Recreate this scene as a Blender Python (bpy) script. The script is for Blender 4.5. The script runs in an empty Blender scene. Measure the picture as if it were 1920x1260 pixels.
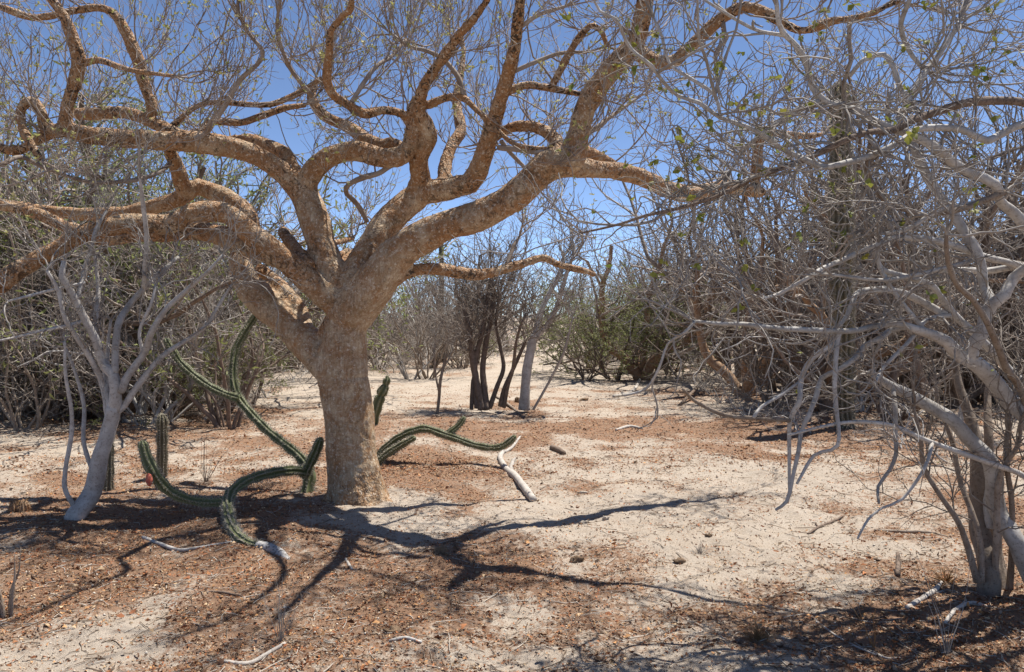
import bpy, math, random
import numpy as np
from mathutils import Vector
from mathutils.kdtree import KDTree

# ------------------------------------------------------------------ camera, sky, sun, exposure
S = bpy.context.scene
COL = S.collection
FPX, CX, CY, HY, EYE = 1493.3, 960.0, 630.0, 592.0, 1.6
PITCH = math.atan((CY - HY) / FPX)
cam = bpy.data.cameras.new('camera'); cam.lens = 28; cam.sensor_width = 36
cam.clip_start = 0.05; cam.clip_end = 2000
camo = bpy.data.objects.new('camera', cam); COL.objects.link(camo)
camo.location = (0, 0, EYE); camo.rotation_euler = (math.pi / 2 - PITCH, 0, 0)
S.camera = camo
SUN_EL, SUN_AZ = math.radians(68), math.radians(52)      # azimuth: clockwise from +Y (away from camera) towards +X
W = bpy.data.worlds.new('World'); S.world = W; W.use_nodes = True
wn = W.node_tree.nodes; wn.clear()
sky = wn.new('ShaderNodeTexSky'); sky.sky_type = 'NISHITA'; sky.sun_disc = False
sky.sun_elevation = SUN_EL; sky.sun_rotation = SUN_AZ
sky.altitude = 300; sky.air_density = 0.4; sky.dust_density = 0.0; sky.ozone_density = 1.2
bgn = wn.new('ShaderNodeBackground'); bgn.inputs[1].default_value = 0.125
wo = wn.new('ShaderNodeOutputWorld')
W.node_tree.links.new(sky.outputs[0], bgn.inputs[0]); W.node_tree.links.new(bgn.outputs[0], wo.inputs[0])
sl = bpy.data.lights.new('sun', 'SUN'); sl.energy = 5.0; sl.angle = math.radians(0.53); sl.color = (1.0, 0.955, 0.88)
so = bpy.data.objects.new('sun', sl); COL.objects.link(so)
sd = Vector((math.sin(SUN_AZ) * math.cos(SUN_EL), math.cos(SUN_AZ) * math.cos(SUN_EL), math.sin(SUN_EL)))
so.rotation_euler = sd.to_track_quat('Z', 'Y').to_euler(); so.location = (3, 6, 12)
S.view_settings.view_transform = 'Standard'; S.view_settings.look = 'None'
S.view_settings.exposure = 0.75; S.view_settings.gamma = 1.0
S.cycles.max_bounces = 6; S.cycles.diffuse_bounces = 4; S.cycles.transparent_max_bounces = 4

rng = np.random.default_rng(11)
random.seed(5)

# ------------------------------------------------------------------ helpers
def P(px, py, d):
    u = (px - CX) / FPX; v = (CY - py) / FPX
    y = math.cos(PITCH) + v * math.sin(PITCH); z = -math.sin(PITCH) + v * math.cos(PITCH)
    k = d / y
    return np.array([u * k, d, EYE + z * k])
def hash2(ix, iy, s):
    h = (ix * 374761393 + iy * 668265263 + s * 974711) & 0x7fffffff
    h = ((h ^ (h >> 13)) * 1274126177) & 0x7fffffff
    return ((h ^ (h >> 16)) & 0xffff) / 65535.0
def vnoise(x, y, s=0):
    x = np.asarray(x, float); y = np.asarray(y, float)
    ix = np.floor(x).astype(np.int64); iy = np.floor(y).astype(np.int64)
    fx = x - ix; fy = y - iy
    fx = fx * fx * (3 - 2 * fx); fy = fy * fy * (3 - 2 * fy)
    a = hash2(ix, iy, s); b = hash2(ix + 1, iy, s); c = hash2(ix, iy + 1, s); d = hash2(ix + 1, iy + 1, s)
    return (a * (1 - fx) + b * fx) * (1 - fy) + (c * (1 - fx) + d * fx) * fy
def fbm(x, y, s=0, o=4):
    r = 0; a = 0.5
    for k in range(o):
        r = r + a * vnoise(x * 2 ** k, y * 2 ** k, s + k * 17); a *= 0.5
    return r
def gh(x, y):                                            # height of the sand
    x = np.asarray(x, float); y = np.asarray(y, float)
    near = np.exp(-((y - 5) / 9.0) ** 2)
    h = (fbm(x * 0.35 + 7, y * 0.35, 3, 3) - 0.44) * 0.16
    h = h + (fbm(x * 2.2, y * 2.2, 5, 3) - 0.44) * (0.045 + 0.06 * near)
    h = h + (fbm(x * 8, y * 8, 9, 2) - 0.37) * 0.042 * near
    h = h - 0.012 * np.clip((fbm(x * 5, y * 5, 31, 2) - 0.45) * 8, 0, 1) * near
    return h
def G(px, py):
    u = (px - CX) / FPX; v = (CY - py) / FPX
    y = math.cos(PITCH) + v * math.sin(PITCH); z = -math.sin(PITCH) + v * math.cos(PITCH)
    k = -EYE / z
    p = np.array([u * k, y * k, 0.0]); p[2] = float(gh(p[0], p[1])); return p
def nrm(a):
    return a / np.maximum(np.linalg.norm(a, axis=-1, keepdims=True), 1e-9)

def mesh_np(name, V, F, mat, parent=None, smooth=True, attr=None, link=True):
    """V (n,3); F (m,k) one face size, or a list of such arrays"""
    Fs = F if isinstance(F, list) else [F]
    Fs = [f for f in Fs if len(f)]
    me = bpy.data.meshes.new(name)
    me.vertices.add(len(V)); me.vertices.foreach_set('co', np.ascontiguousarray(V, np.float32).ravel())
    nl = sum(f.size for f in Fs); nf = sum(len(f) for f in Fs)
    me.loops.add(nl); me.polygons.add(nf)
    me.loops.foreach_set('vertex_index', np.concatenate([f.ravel() for f in Fs]).astype(np.int32))
    tot = np.concatenate([np.full(len(f), f.shape[1], np.int32) for f in Fs])
    me.polygons.foreach_set('loop_start', np.concatenate([[0], np.cumsum(tot)[:-1]]).astype(np.int32))
    if smooth: me.polygons.foreach_set('use_smooth', np.ones(nf, bool))
    me.update(calc_edges=True)
    if attr is not None:
        for an, av in attr.items():
            if av.ndim == 2:
                a = me.color_attributes.new(an, 'FLOAT_COLOR', 'POINT')
                c = np.ones((len(V), 4), np.float32); c[:, :3] = av; a.data.foreach_set('color', c.ravel())
            else:
                a = me.attributes.new(an, 'FLOAT', 'POINT'); a.data.foreach_set('value', av.astype(np.float32))
    me.materials.append(mat)
    o = bpy.data.objects.new(name, me)
    if link: COL.objects.link(o)
    if parent is not None: o.parent = parent
    return o

def catmull(N, step):
    """N (n,4): xyz + radius; dense smooth polyline"""
    N = np.asarray(N, float)
    Q = np.vstack([2 * N[0] - N[1], N, 2 * N[-1] - N[-2]])
    out = []
    for i in range(1, len(Q) - 2):
        p0, p1, p2, p3 = Q[i - 1], Q[i], Q[i + 1], Q[i + 2]
        n = max(2, int(np.linalg.norm(p2[:3] - p1[:3]) / step))
        t = (np.arange(n) / n)[:, None]
        out.append(0.5 * ((2 * p1) + (-p0 + p2) * t + (2 * p0 - 5 * p1 + 4 * p2 - p3) * t ** 2 + (-p0 + 3 * p1 - 3 * p2 + p3) * t ** 3))
    out.append(N[-1:])
    out = np.vstack(out)
    out[:, 3] = np.maximum(out[:, 3], 0.0012)
    return out
def frames(C):
    T = nrm(np.gradient(C, axis=0))
    n = np.cross(T[0], [0.31, 0.5, 0.81]); n /= np.linalg.norm(n)
    A = np.zeros_like(C)
    for i in range(len(C)):
        n = n - T[i] * n.dot(T[i]); n /= max(np.linalg.norm(n), 1e-9); A[i] = n
    return T, A, np.cross(T, A)
def tube(pts, sides, lump=0.0, seed=0, profile=None):
    """pts (n,4) -> V, [quads, caps]"""
    C = pts[:, :3]; R = pts[:, 3]; n = len(C)
    T, A, B = frames(C)
    th = np.arange(sides) / sides * 2 * math.pi
    s = np.concatenate([[0], np.cumsum(np.linalg.norm(np.diff(C, axis=0), axis=1))])
    rr = R[:, None] * np.ones(sides)[None]
    if lump:
        rr = rr * (1 + lump * (2 * fbm(s[:, None] / max(R.mean(), 1e-3) * 0.7 + 50, np.cos(th)[None] * 1.2 + 9, seed, 2) - 0.75
                               + 2 * fbm(s[:, None] / max(R.mean(), 1e-3) * 0.7 + 20, np.sin(th)[None] * 1.2 + 9, seed + 5, 2) - 0.75))
    if profile is not None: rr = rr * profile(s, th)
    V = C[:, None] + rr[..., None] * (np.cos(th)[None, :, None] * A[:, None] + np.sin(th)[None, :, None] * B[:, None])
    V = V.reshape(-1, 3)
    i = np.arange(n - 1)[:, None] * sides; j = np.arange(sides)[None]; j2 = (j + 1) % sides
    Q = np.stack([i + j, i + j2, i + sides + j2, i + sides + j], -1).reshape(-1, 4)
    V = np.vstack([V, C[:1] - T[:1] * R[0] * 0.25, C[-1:] + T[-1:] * R[-1] * 0.4])
    a = np.arange(sides); b = (a + 1) % sides
    c0 = np.stack([b, a, np.full(sides, n * sides)], -1)
    c1 = np.stack([a + (n - 1) * sides, b + (n - 1) * sides, np.full(sides, n * sides + 1)], -1)
    return V, [Q, np.vstack([c0, c1])]
def join(parts):
    Vs, q, t, off = [], [], [], 0
    for V, F in parts:
        for f in F:
            (q if f.shape[1] == 4 else t).append(f + off)
        Vs.append(V); off += len(V)
    return np.vstack(Vs), [np.vstack(x) for x in (q, t) if x]
def tubes_batch(pts, r, sides):
    """pts (N,K,3), r (N,K) -> V, quads"""
    N, K, _ = pts.shape
    T = nrm(np.gradient(pts, axis=1))
    ref = nrm(rng.normal(size=(N, 1, 3)))
    A = np.cross(T, ref); A = nrm(A); B = np.cross(T, A)
    th = np.arange(sides) / sides * 2 * math.pi
    V = pts[:, :, None] + r[:, :, None, None] * (np.cos(th)[None, None, :, None] * A[:, :, None] + np.sin(th)[None, None, :, None] * B[:, :, None])
    base = (np.arange(N) * K * sides)[:, None, None] + (np.arange(K - 1) * sides)[None, :, None]
    j = np.arange(sides)[None, None]; j2 = (j + 1) % sides
    Q = np.stack([base + j, base + j2, base + sides + j2, base + sides + j], -1).reshape(-1, 4)
    return V.reshape(-1, 3), Q
def grow(pos, d, L, K, wob, up, g=rng):
    N = len(pos); pts = np.zeros((N, K, 3)); pts[:, 0] = pos; d = nrm(d)
    for k in range(1, K):
        d = nrm(d + wob * g.normal(size=(N, 3)) + np.array([0, 0, up]))
        pts[:, k] = pts[:, k - 1] + d * (L / (K - 1))[:, None]
    return pts
def spawn(pts, n, t0, t1, ang, g=rng, w=None):
    """n shoots leaving random places on the polylines: position, direction, parent index, t"""
    N, K, _ = pts.shape
    pi = g.choice(N, n, p=w) if w is not None else g.integers(0, N, n)
    t = t0 + (t1 - t0) * g.random(n); f = t * (K - 1); i = np.minimum(f.astype(int), K - 2); fr = (f - i)[:, None]
    a = pts[pi, i]; b = pts[pi, i + 1]
    T = nrm(b - a); pr = nrm(np.cross(T, g.normal(size=(n, 3))))
    an = (ang * (0.65 + 0.7 * g.random(n)))[:, None]
    return a + (b - a) * fr, T * np.cos(an) + pr * np.sin(an), pi, t
def leafquads(pos, d, L, Wd, curl=0.25, g=rng):
    """bent leaf of two quads at each pos; returns V (N*6,3), Q"""
    n = len(pos); d = nrm(d)
    s = nrm(np.cross(d, g.normal(size=(n, 3)))); u = np.cross(s, d)
    L = np.broadcast_to(L, n)[:, None]; Wd = np.broadcast_to(Wd, n)[:, None]
    m = pos + d * L * 0.5; e = pos + d * L
    V = np.stack([pos - s * Wd * .15, pos + s * Wd * .15, m - s * Wd * .5 + u * L * curl, m + s * Wd * .5 + u * L * curl,
                  e - s * Wd * .12 - u * L * curl * .3, e + s * Wd * .12 - u * L * curl * .3], 1).reshape(-1, 3)
    b = (np.arange(n) * 6)[:, None]
    Q = np.concatenate([b + np.array([[0, 1, 3, 2]]), b + np.array([[2, 3, 5, 4]])])
    return V, Q

def tag(o, label=None, cat=None, group=None, kind=None):
    if label: o['label'] = label
    if cat: o['category'] = cat
    if group: o['group'] = group
    if kind: o['kind'] = kind
    return o
def thing(name, label, cat, loc=(0, 0, 0), group=None):
    o = bpy.data.objects.new(name, None); COL.objects.link(o); o.location = [float(v) for v in loc]
    o.empty_display_size = 0.1
    return tag(o, label, cat, group)
def part(name, V, F, mat, root, kind=None, **k):
    V = V - np.array(root.location)[None]
    return tag(mesh_np(name, V, F, mat, root, **k), kind=kind)

# ------------------------------------------------------------------ materials
def mat(name, rough=0.85, spec=0.25):
    m = bpy.data.materials.new(name); m.use_nodes = True
    nt = m.node_tree; b = nt.nodes['Principled BSDF']
    b.inputs['Roughness'].default_value = rough; b.inputs['Specular IOR Level'].default_value = spec
    return m, nt, b
class NB:
    def __init__(s, nt): s.nt = nt; s.n = nt.nodes; s.l = nt.links; s.tc = s.n.new('ShaderNodeTexCoord')
    def vec(s, scale=(1, 1, 1)):
        mp = s.n.new('ShaderNodeMapping'); mp.inputs['Scale'].default_value = scale
        s.l.new(s.tc.outputs['Object'], mp.inputs[0]); return mp.outputs[0]
    def noise(s, sc, det=4, scale=(1, 1, 1), rough=0.55, dist=0):
        n = s.n.new('ShaderNodeTexNoise'); n.inputs['Scale'].default_value = sc; n.inputs['Detail'].default_value = det
        n.inputs['Roughness'].default_value = rough; n.inputs['Distortion'].default_value = dist
        s.l.new(s.vec(scale), n.inputs['Vector']); return n.outputs['Fac']
    def vor(s, sc, feat='F1', scale=(1, 1, 1), rnd=1.0):
        n = s.n.new('ShaderNodeTexVoronoi'); n.feature = feat; n.inputs['Scale'].default_value = sc
        n.inputs['Randomness'].default_value = rnd
        s.l.new(s.vec(scale), n.inputs['Vector']); return n.outputs['Distance']
    def ramp(s, x, *stops):
        r = s.n.new('ShaderNodeValToRGB'); e = r.color_ramp.elements
        while len(e) < len(stops): e.new(0.5)
        for i, (p, c) in enumerate(stops):
            e[i].position = p; e[i].color = (c, c, c, 1) if isinstance(c, (int, float)) else (*c, 1)
        s.l.new(x, r.inputs[0]); return r.outputs[0]
    def mix(s, f, a, b, mode='MIX'):
        m = s.n.new('ShaderNodeMix'); m.data_type = 'RGBA'; m.blend_type = mode
        for v, i in ((f, 0), (a, 6), (b, 7)):
            if hasattr(v, 'is_output'): s.l.new(v, m.inputs[i])
            elif i == 0: m.inputs[0].default_value = v
            else: m.inputs[i].default_value = (*v, 1) if len(v) == 3 else v
        return m.outputs[2]
    def math(s, op, a, b=0.0):
        m = s.n.new('ShaderNodeMath'); m.operation = op
        for v, i in ((a, 0), (b, 1)):
            if hasattr(v, 'is_output'): s.l.new(v, m.inputs[i])
            else: m.inputs[i].default_value = v
        return m.outputs[0]
    def attr(s, name, out='Fac'):
        a = s.n.new('ShaderNodeAttribute'); a.attribute_name = name; return a.outputs[out]
    def bump(s, h, strength, dist, b):
        n = s.n.new('ShaderNodeBump'); n.inputs['Strength'].default_value = strength; n.inputs['Distance'].default_value = dist
        s.l.new(h, n.inputs['Height']); s.l.new(n.outputs[0], b.inputs['Normal'])
    def rnd(s):
        o = s.n.new('ShaderNodeObjectInfo'); return o.outputs['Random']

def m_torote():
    m, nt, b = mat('peeling_bark', 0.72, 0.3); q = NB(nt)
    fl = q.attr('flaky')
    grey = q.mix(q.ramp(q.noise(8, 6, rough=.7), (.35, 0), (.65, 1)), (0.29, 0.19, 0.10), (0.55, 0.435, 0.295))
    tan = q.mix(q.ramp(q.noise(21, 6, rough=.75), (.35, 0), (.65, 1)), (0.38, 0.175, 0.058), (0.19, 0.10, 0.046))
    patch = q.ramp(q.math('ADD', q.noise(4.5, 7, rough=.75, dist=.6), q.math('MULTIPLY', fl, 0.12)), (0.47, 0), (0.61, 1))
    c = q.mix(q.math('MULTIPLY', patch, .85), grey, tan)
    streak = q.ramp(q.noise(1, 6, (60, 60, 5), 0.7), (0.45, 0), (0.60, 1))
    c = q.mix(q.math('MULTIPLY', streak, 0.5), c, (0.25, 0.12, 0.05))
    c = q.mix(q.math('MULTIPLY', q.ramp(q.noise(70, 5, rough=.8), (0.52, 0), (0.64, 1)), 0.42), c, (0.10, 0.058, 0.032))
    c = q.mix(q.math('MULTIPLY', q.ramp(q.noise(38, 5, rough=.8), (0.53, 0), (0.64, 1)), 0.75), c, (0.66, 0.58, 0.47))
    blk = q.ramp(q.math('ADD', q.noise(24, 3, rough=.6, dist=1.2), q.math('MULTIPLY', q.noise(3.3, 3), .55)), (0.85, 0), (0.89, 1))
    c = q.mix(q.math('MULTIPLY', blk, q.math('ADD', q.math('MULTIPLY', fl, .7), .25)), c, (0.028, 0.018, 0.012))
    nt.links.new(c, b.inputs['Base Color'])
    h = q.math('ADD', q.math('MULTIPLY', q.vor(85, scale=(1, 1, .6)), q.math('ADD', q.math('MULTIPLY', fl, 1.1), .25)), q.noise(38, 6, rough=.7))
    q.bump(h, 0.6, 0.014, b)
    return m
def m_bark(name, c0, c1, spot, sc=14, bumpd=0.004, spotthr=0.2, rough=.8):
    m, nt, b = mat(name, rough, 0.25); q = NB(nt)
    c = q.mix(q.ramp(q.noise(sc, 5, rough=.65), (0.35, 0), (0.65, 1)), c0, c1)
    c = q.mix(q.math('MULTIPLY', q.ramp(q.noise(sc * 5, 4, rough=.7), (.52, 0), (.68, 1)), .6), c, spot)
    c = q.mix(q.math('MULTIPLY', q.math('LESS_THAN', q.vor(sc * 3), spotthr), .55), c, spot)
    v = q.math('ADD', q.math('MULTIPLY', q.rnd(), .5), .75)
    c = q.mix(1.0, c, q.mix(v, (0, 0, 0), (1, 1, 1)), 'MULTIPLY')
    nt.links.new(c, b.inputs['Base Color'])
    q.bump(q.noise(sc * 5, 5, rough=.7), 0.6, bumpd, b)
    return m
def m_twig(name, c0, c1, var=0.5):
    m, nt, b = mat(name, 0.8, 0.25); q = NB(nt)
    c = q.mix(q.ramp(q.noise(5, 3), (.38, 0), (.62, 1)), c0, c1)
    c = q.mix(q.math('MULTIPLY', q.noise(60, 2), .5), c, tuple(x * .45 for x in c0))
    v = q.math('ADD', q.math('MULTIPLY', q.rnd(), var), 1 - var / 2)
    c = q.mix(1.0, c, q.mix(v, (0, 0, 0), (1, 1, 1)), 'MULTIPLY')
    nt.links.new(c, b.inputs['Base Color']); return m
def m_leaf(name, c0, c1, sc=6, trans=0.35):
    m, nt, b = mat(name, 0.6, 0.3); q = NB(nt)
    c = q.mix(q.ramp(q.noise(sc, 3), (.35, 0), (.65, 1)), c0, c1)
    nt.links.new(c, b.inputs['Base Color'])
    t = nt.nodes.new('ShaderNodeBsdfTranslucent'); nt.links.new(c, t.inputs[0])
    x = nt.nodes.new('ShaderNodeMixShader'); x.inputs[0].default_value = trans
    nt.links.new(b.outputs[0], x.inputs[1]); nt.links.new(t.outputs[0], x.inputs[2])
    nt.links.new(x.outputs[0], nt.nodes['Material Output'].inputs[0]); return m
def m_attr(name, an='tint', rough=.85):
    m, nt, b = mat(name, rough, 0.2); q = NB(nt)
    nt.links.new(q.attr(an, 'Color'), b.inputs['Base Color']); return m
def m_ground():
    m, nt, b = mat('sand', 0.95, 0.1); q = NB(nt)
    lit = q.attr('litter')
    sand = q.mix(q.noise(1.1, 5), (0.385, 0.32, 0.255), (0.50, 0.43, 0.355))
    sand = q.mix(q.math('MULTIPLY', q.ramp(q.noise(9, 5, rough=.7), (.45, 0), (.7, 1)), .45), sand, (0.36, 0.27, 0.19))
    grain = q.ramp(q.noise(170, 3, rough=.8), (.35, .70), (.65, 1.18))
    sand = q.mix(1.0, sand, grain, 'MULTIPLY')
    duff = q.mix(q.noise(45, 5, rough=.8), (0.12, 0.06, 0.034), (0.33, 0.185, 0.105))
    f = q.ramp(q.math('ADD', lit, q.math('MULTIPLY', q.math('SUBTRACT', q.noise(26, 6, rough=.75, scale=(1, .8, 1)), .5), 1.7)), (.42, 0), (.66, 1))
    c = q.mix(q.math('MULTIPLY', f, .85), sand, duff)
    nt.links.new(c, b.inputs['Base Color'])
    q.bump(q.math('ADD', q.noise(150, 4, rough=.8), q.math('MULTIPLY', q.noise(24, 5, rough=.7), 1.6)), 0.8, 0.014, b)
    return m
M = {
 'torote': m_torote(),
 'grey': m_bark('smooth_grey_bark', (0.33, 0.30, 0.27), (0.50, 0.475, 0.445), (0.14, 0.115, 0.095), 10, 0.003, .12, .65),
 'greybrown': m_bark('grey_brown_bark', (0.23, 0.17, 0.125), (0.32, 0.265, 0.215), (0.07, 0.045, 0.03), 14, 0.005, .2),
 'brown': m_bark('dark_brown_bark', (0.14, 0.098, 0.07), (0.23, 0.17, 0.13), (0.035, 0.02, 0.014), 18, 0.008, .25),
 'russet': m_bark('russet_bark', (0.30, 0.17, 0.09), (0.36, 0.26, 0.18), (0.06, 0.03, 0.02), 14, 0.006, .25),
 'bone': m_bark('bleached_wood', (0.36, 0.32, 0.28), (0.50, 0.46, 0.41), (0.16, 0.12, 0.09), 20, 0.004, .1),
 'twig_t': m_twig('elephant_tree_twig', (0.26, 0.195, 0.15), (0.42, 0.365, 0.32)),
 'twig_g': m_twig('grey_twig', (0.27, 0.235, 0.205), (0.38, 0.35, 0.32)),
 'twig_b': m_twig('brown_twig', (0.23, 0.185, 0.15), (0.36, 0.31, 0.265), .6),
 'twig_p': m_twig('pale_twig', (0.32, 0.275, 0.235), (0.46, 0.42, 0.38), .5),
 'leaf_y': m_leaf('yellow_green_leaf', (0.25, 0.235, 0.045), (0.15, 0.185, 0.04)),
 'bud': m_leaf('young_leaf_bud', (0.46, 0.42, 0.17), (0.34, 0.35, 0.11), 8, .3),
 'leaf_g': m_leaf('feathery_green_leaf', (0.17, 0.20, 0.06), (0.26, 0.275, 0.105), 2.2),
 'leaf_d': m_leaf('dry_leaf', (0.28, 0.14, 0.06), (0.36, 0.24, 0.12), 9, .2),
 'litter': m_attr('leaf_litter'),
 'ground': m_ground(),
}
def m_cactus(name, c0, c1, rib):
    m, nt, b = mat(name, 0.55, 0.35); q = NB(nt)
    r = q.attr('rib')
    c = q.mix(q.noise(7, 4), c0, c1)
    c = q.mix(q.ramp(r, (.35, 0), (1, .85)), c, rib)
    c = q.mix(q.math('MULTIPLY', q.ramp(q.noise(30, 5, rough=.7), (.55, 0), (.72, 1)), .5), c, (0.20, 0.17, 0.11))
    nt.links.new(c, b.inputs['Base Color']); q.bump(q.noise(70, 4), .4, .004, b); return m
M['cactus'] = m_cactus('cactus_skin', (0.060, 0.078, 0.030), (0.10, 0.112, 0.045), (0.20, 0.205, 0.105))
M['cactus_d'] = m_cactus('old_cactus_skin', (0.085, 0.075, 0.042), (0.12, 0.10, 0.062), (0.19, 0.165, 0.105))
M['cactus_dead'] = m_bark('dead_cactus', (0.38, 0.36, 0.34), (0.50, 0.48, 0.46), (0.02, 0.016, 0.014), 14, .012, .42)
M['spine'] = m_twig('cactus_spine', (0.40, 0.36, 0.29), (0.52, 0.47, 0.39))
M['red'] = m_bark('red_fruit', (0.55, 0.10, 0.06), (0.62, 0.2, 0.13), (0.3, 0.06, 0.04), 30, .004)

# ------------------------------------------------------------------ ground
def blob(x, y, px, py, rx, ry):
    p = G(px, py); return np.exp(-(((x - p[0]) / rx) ** 2 + ((y - p[1]) / ry) ** 2))
def litter(x, y):
    x = np.asarray(x, float); y = np.asarray(y, float)
    m = 0.49 + 0.95 * (fbm(x * .75 + 3, y * .75, 41, 4) - .47) + 1.15 * (fbm(x * 2.6, y * 2.6, 47, 3) - .44)
    for (px, py, rx, ry, a) in ((330, 940, 1.6, 1.3, .30), (560, 1100, 1.5, .7, .26), (840, 870, 1.0, .9, .36), (120, 1010, 1.3, 1.0, .22),
                                (1330, 800, 2.4, 1.2, .55), (800, 1080, 1.0, .6, .16), (1850, 1190, .7, .5, .40), (1000, 800, 2.0, 1.0, .2),
                                (300, 780, 4, 2.5, .14), (1700, 840, 2.2, 1.3, .22), (1400, 1200, .5, .3, .2), (900, 1170, .9, .3, .12), (700, 1200, .8, .3, .12),
                                (1180, 900, .8, 1.2, -.10), (1600, 1010, .9, .7, -.14), (170, 1230, .8, .25, -.22), (1080, 690, 2.0, 6, -.24),
                                (1130, 1200, .8, .4, -.08), (640, 730, 4.5, 4, -.18), (1290, 1130, .5, .4, -.08), (570, 945, .35, .12, -.3), (640, 1000, .9, .5, .22)):
        m = m + a * blob(x, y, px, py, rx, ry)
    m = np.where(y > 12, m - 0.12 * np.clip((y - 12) / 10, 0, 1), m)
    return np.clip(m, 0, 1)
def axis(core0, core1, step, lo, hi, gr):
    a = list(np.arange(core0, core1, step)); s = step
    while a[-1] < hi: s *= gr; a.append(a[-1] + s)
    s = step; b = [core0]
    while b[-1] > lo: s *= gr; b.append(b[-1] - s)
    return np.array(b[:0:-1] + a)
gx = axis(-5.2, 4.6, .034, -260, 260, 1.07); gy = axis(3.0, 9.5, .034, -40, 600, 1.035)
X, Y = np.meshgrid(gx, gy); x = X.ravel(); y = Y.ravel()
V = np.stack([x, y, gh(x, y)], 1)
nx, ny = len(gx), len(gy)
i = (np.arange(ny - 1)[:, None] * nx + np.arange(nx - 1)[None])
Q = np.stack([i, i + 1, i + nx + 1, i + nx], -1).reshape(-1, 4)
tag(mesh_np('ground', V, Q, M['ground'], attr={'litter': litter(x, y)}), kind='structure')

# ------------------------------------------------------------------ the elephant tree
D0 = 6.9
def pl(s, d0, d1=None):
    """'x,y,w ...' in photo pixels with the depth running d0 -> d1: xyz + radius nodes"""
    n = [tuple(map(float, t.split(','))) for t in s.split()]
    d1 = d0 if d1 is None else d1
    xy = np.array([(a[0], a[1]) for a in n]); s_ = np.concatenate([[0], np.cumsum(np.linalg.norm(np.diff(xy, axis=0), axis=1))]); s_ /= s_[-1]
    w = np.interp(np.arange(len(n)), [k for k, a in enumerate(n) if len(a) > 2], [a[2] for a in n if len(a) > 2])
    out = []
    for k, a in enumerate(n):
        d = d0 + (d1 - d0) * s_[k] if len(a) < 4 else a[3]
        out.append([*P(a[0], a[1], d), w[k] / 2 / FPX * d])
    return np.array(out)
def proj(p):
    p = np.asarray(p, float); y = p[..., 1]; z = p[..., 2] - EYE
    f = y * math.cos(PITCH) - z * math.sin(PITCH); u = y * math.sin(PITCH) + z * math.cos(PITCH)
    return np.stack([CX + p[..., 0] / f * FPX, CY - u / f * FPX], -1)
def attach(nodes, done, tol, ends=(0, -1)):
    """let a branch really start (or end) on the limb it springs from: slide it in depth until they meet"""
    if not done: return nodes
    S_ = np.vstack([d[::2] for d in done]); q = proj(S_); n = len(nodes); off = np.zeros(n); w = np.linspace(0, 1, n); px = proj(nodes[:, :3])
    for e in ends:
        d = np.linalg.norm(q - px[e], axis=1); k = np.where(d < tol + S_[:, 3] / S_[:, 1] * FPX * .6)[0]
        if not len(k): continue
        j = k[np.argmin(np.abs(S_[k, 1] - nodes[e, 1]) + d[k] * .01)]; o = S_[j, 1] - nodes[e, 1]
        off += o * ((1 - w) if e == 0 else w)
    out = nodes.copy()
    for i in range(n):
        dd = nodes[i, 1] + off[i]; out[i, :3] = P(px[i, 0], px[i, 1], dd); out[i, 3] = nodes[i, 3] * dd / nodes[i, 1]
    return out
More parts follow.
